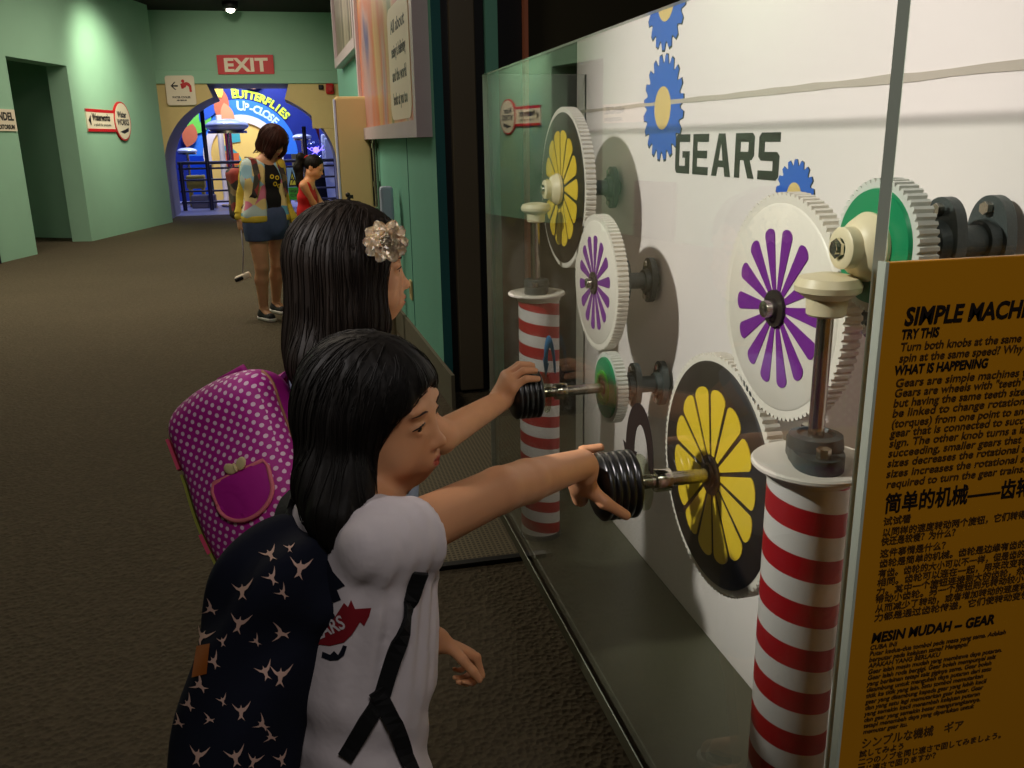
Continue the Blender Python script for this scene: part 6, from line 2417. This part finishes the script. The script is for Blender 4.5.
for s_ in (1, -1):
    pts = [md3+R3*s_*0.10-T3*0.13-Z3*0.05, md3+R3*s_*0.10-T3*0.05+Z3*0.075, md3+R3*s_*0.105+T3*0.06+Z3*0.055, md3+R3*s_*0.115+T3*0.115-Z3*0.07, md3+R3*s_*0.14+T3*0.09-Z3*0.22, md3+R3*s_*0.16-T3*0.06-Z3*0.34]
    P = JK.snap(np.array(pts), 0.006)
    bm = bmesh.new()
    add_strip(bm, P, JK.grad(P), 0.045, 0.012)
    obj('shoulder_strap', bm, MT['bagfloral'], wb)
wh = wp(243, 277)
hnd = wR3+np.array([0.01, -0.02, -0.09])
cd_ = thing('wrist_strap_camera', 'small white device dangling on a cord from the woman\'s hand', 'device', tuple(wh))
bm = bmesh.new()
add_tube(bm, [Vector(hnd-wh), Vector((hnd-wh)*0.5)+Vector((0.01, 0, 0)), Vector((0, 0, 0.03))], 0.005, 6)
obj('cord', bm, MT['greypaint'], cd_, smooth=True)
bm = bmesh.new()
add_box(bm, (0, 0, 0), (0.13, 0.05, 0.05), rot=Matrix.Rotation(R(-20), 4, 'Y'), bevel=0.015)
obj('case', bm, MT['signwhite'], cd_)
bm = bmesh.new()
add_box(bm, (-0.03, -0.02, -0.012), (0.07, 0.03, 0.03), rot=Matrix.Rotation(R(-20), 4, 'Y'), bevel=0.008)
obj('lens', bm, MT['black'], cd_)

# ================================================================== the girl in red
GY = 8.25
g4 = person('girl in red sleeveless dress with black ponytail beside the fountain', None)
rp = lambda x, y, dy=0.0: on_y(x, y, GY+dy)
T4 = nrm((0.90, -0.25, 0)); R4 = np.cross(T4, Z3)
c4 = rp(314, 167)
A4 = head_frame((0.80, -0.30, -0.38))
nk4 = rp(309, 182)
md4 = nk4+np.array([-0.02, 0, -0.025])
hp4 = np.array([md4[0]-0.02, md4[1], 0.66])
B = Field()
add_head(B, c4, A4, 0.92)
B.cap(c4+A4@np.array([0, -0.02, -0.06])*0.92, nk4-Z3*0.03, 0.04, 0.042, k=0.03)
for t_, hw, r_ in ((0.0, 0.075, 0.048), (0.3, 0.045, 0.068), (1.0, 0.05, 0.075)):
    m_ = md4+(hp4-md4)*t_
    B.cap(m_-R4*hw, m_+R4*hw, r_, k=0.05)
sh4 = md4+R4*0.12; e4 = rp(313, 203, -0.10); w4 = rp(326, 217, -0.08)
sh4L = md4-R4*0.12; e4L = sh4L+np.array([0.08, 0.0, -0.18]); w4L = e4L+np.array([0.14, -0.05, -0.05])
B.cap(sh4, e4, 0.034, 0.027, k=0.02).cap(e4, w4, 0.027, 0.019, k=0.02)
B.cap(sh4L, e4L, 0.034, 0.027, k=0.02).cap(e4L, w4L, 0.027, 0.019, k=0.02)
add_hand(B, w4, w4-e4, (0, 0.3, -1), (0, 1, 0.3), 0.75, curl=(15, 20, 15))
add_hand(B, w4L, w4L-e4L, (0, -0.3, -1), (0, -1, 0.3), 0.75, curl=(15, 20, 15))
for s_ in (-1, 1):
    a_ = hp4+R4*s_*0.06
    kn = np.array([a_[0]+0.02, a_[1], 0.36]); an = np.array([a_[0], a_[1], 0.075])
    B.cap(a_, kn, 0.06, 0.042, k=0.02).cap(kn, an, 0.040, 0.027, k=0.02).cap(an, an+T4*0.10-Z3*0.04, 0.028, 0.022, k=0.02)
    shoe(g4, an, T4, 0.85, MT['sneaker'])
solid('body', B, 0.0065, MT['skin'], g4, smooth=1, attr=('lips', lips_mask(c4, A4, 0.92)))
face_parts(c4, A4, 0.92, g4, 1.0, F=B)
DR = Field()
for t_, hw, r_ in ((0.04, 0.072, 0.052), (0.3, 0.050, 0.078), (0.6, 0.048, 0.078)):
    m_ = md4+(hp4-md4)*t_
    DR.cap(m_-R4*hw, m_+R4*hw, r_, k=0.05)
DR.cap(md4+(hp4-md4)*0.65, np.array([hp4[0]-0.02, hp4[1], 0.40]), 0.085, 0.19, k=0.05)
DR.cut((0, 0, 0.44), (0, 0, -1))
DR.cap(nk4-Z3*0.02, nk4+Z3*0.2, 0.055, 0.07, k=0.006, op='s')
DR.cap(md4+R4*0.085, md4-R4*0.085, 0.043, 0.043, k=0.02)
DR.cap(nk4+Z3*0.0, nk4+Z3*0.2, 0.048, 0.06, k=0.006, op='s')
def dfold(P):
    a = np.arctan2(P[:, 1]-hp4[1], P[:, 0]-hp4[0])
    return 0.010*np.sin(a*11)*np.clip((0.75-P[:, 2])/0.3, 0, 1)
DR.disp = dfold
solid('red_dress', DR, 0.0075, MT['reddress'], g4, smooth=1)
H4 = Field()
h = hl(c4, A4, 0.92)
H4.ell(h(0, -0.012, 0.030), np.array([0.080, 0.096, 0.088])*0.92, A4)
H4.ell(h(0, 0.105, -0.025), np.array([0.095, 0.072, 0.105])*0.92, A4, k=0.012, op='s')
H4.ell(h(0, 0.03, -0.11), np.array([0.12, 0.09, 0.06])*0.92, A4, k=0.012, op='s')
b0 = h(0, -0.10, 0.045)
H4.chain([b0, b0+np.array([-0.045, 0.01, 0.015]), b0+np.array([-0.075, 0.01, -0.08]), b0+np.array([-0.07, 0.0, -0.22]), b0+np.array([-0.055, 0, -0.30])], [0.025, 0.034, 0.042, 0.034, 0.010], k=0.02)
H4.disp = hair_groove(c4, A4, 0.92, 0.0018, 12)
hr = solid('hair', H4, 0.0065, MT['hair'], g4, smooth=1)
bm = bmesh.new()
pd = Vector(b0-c4).normalized()
add_lathe(bm, [(0.024, -0.008), (0.033, -0.006), (0.035, 0), (0.033, 0.006), (0.024, 0.008)], b0+np.array(pd)*0.006, pd, 20)
obj('hair_tie', bm, MT['reddress'], hr, smooth=True)
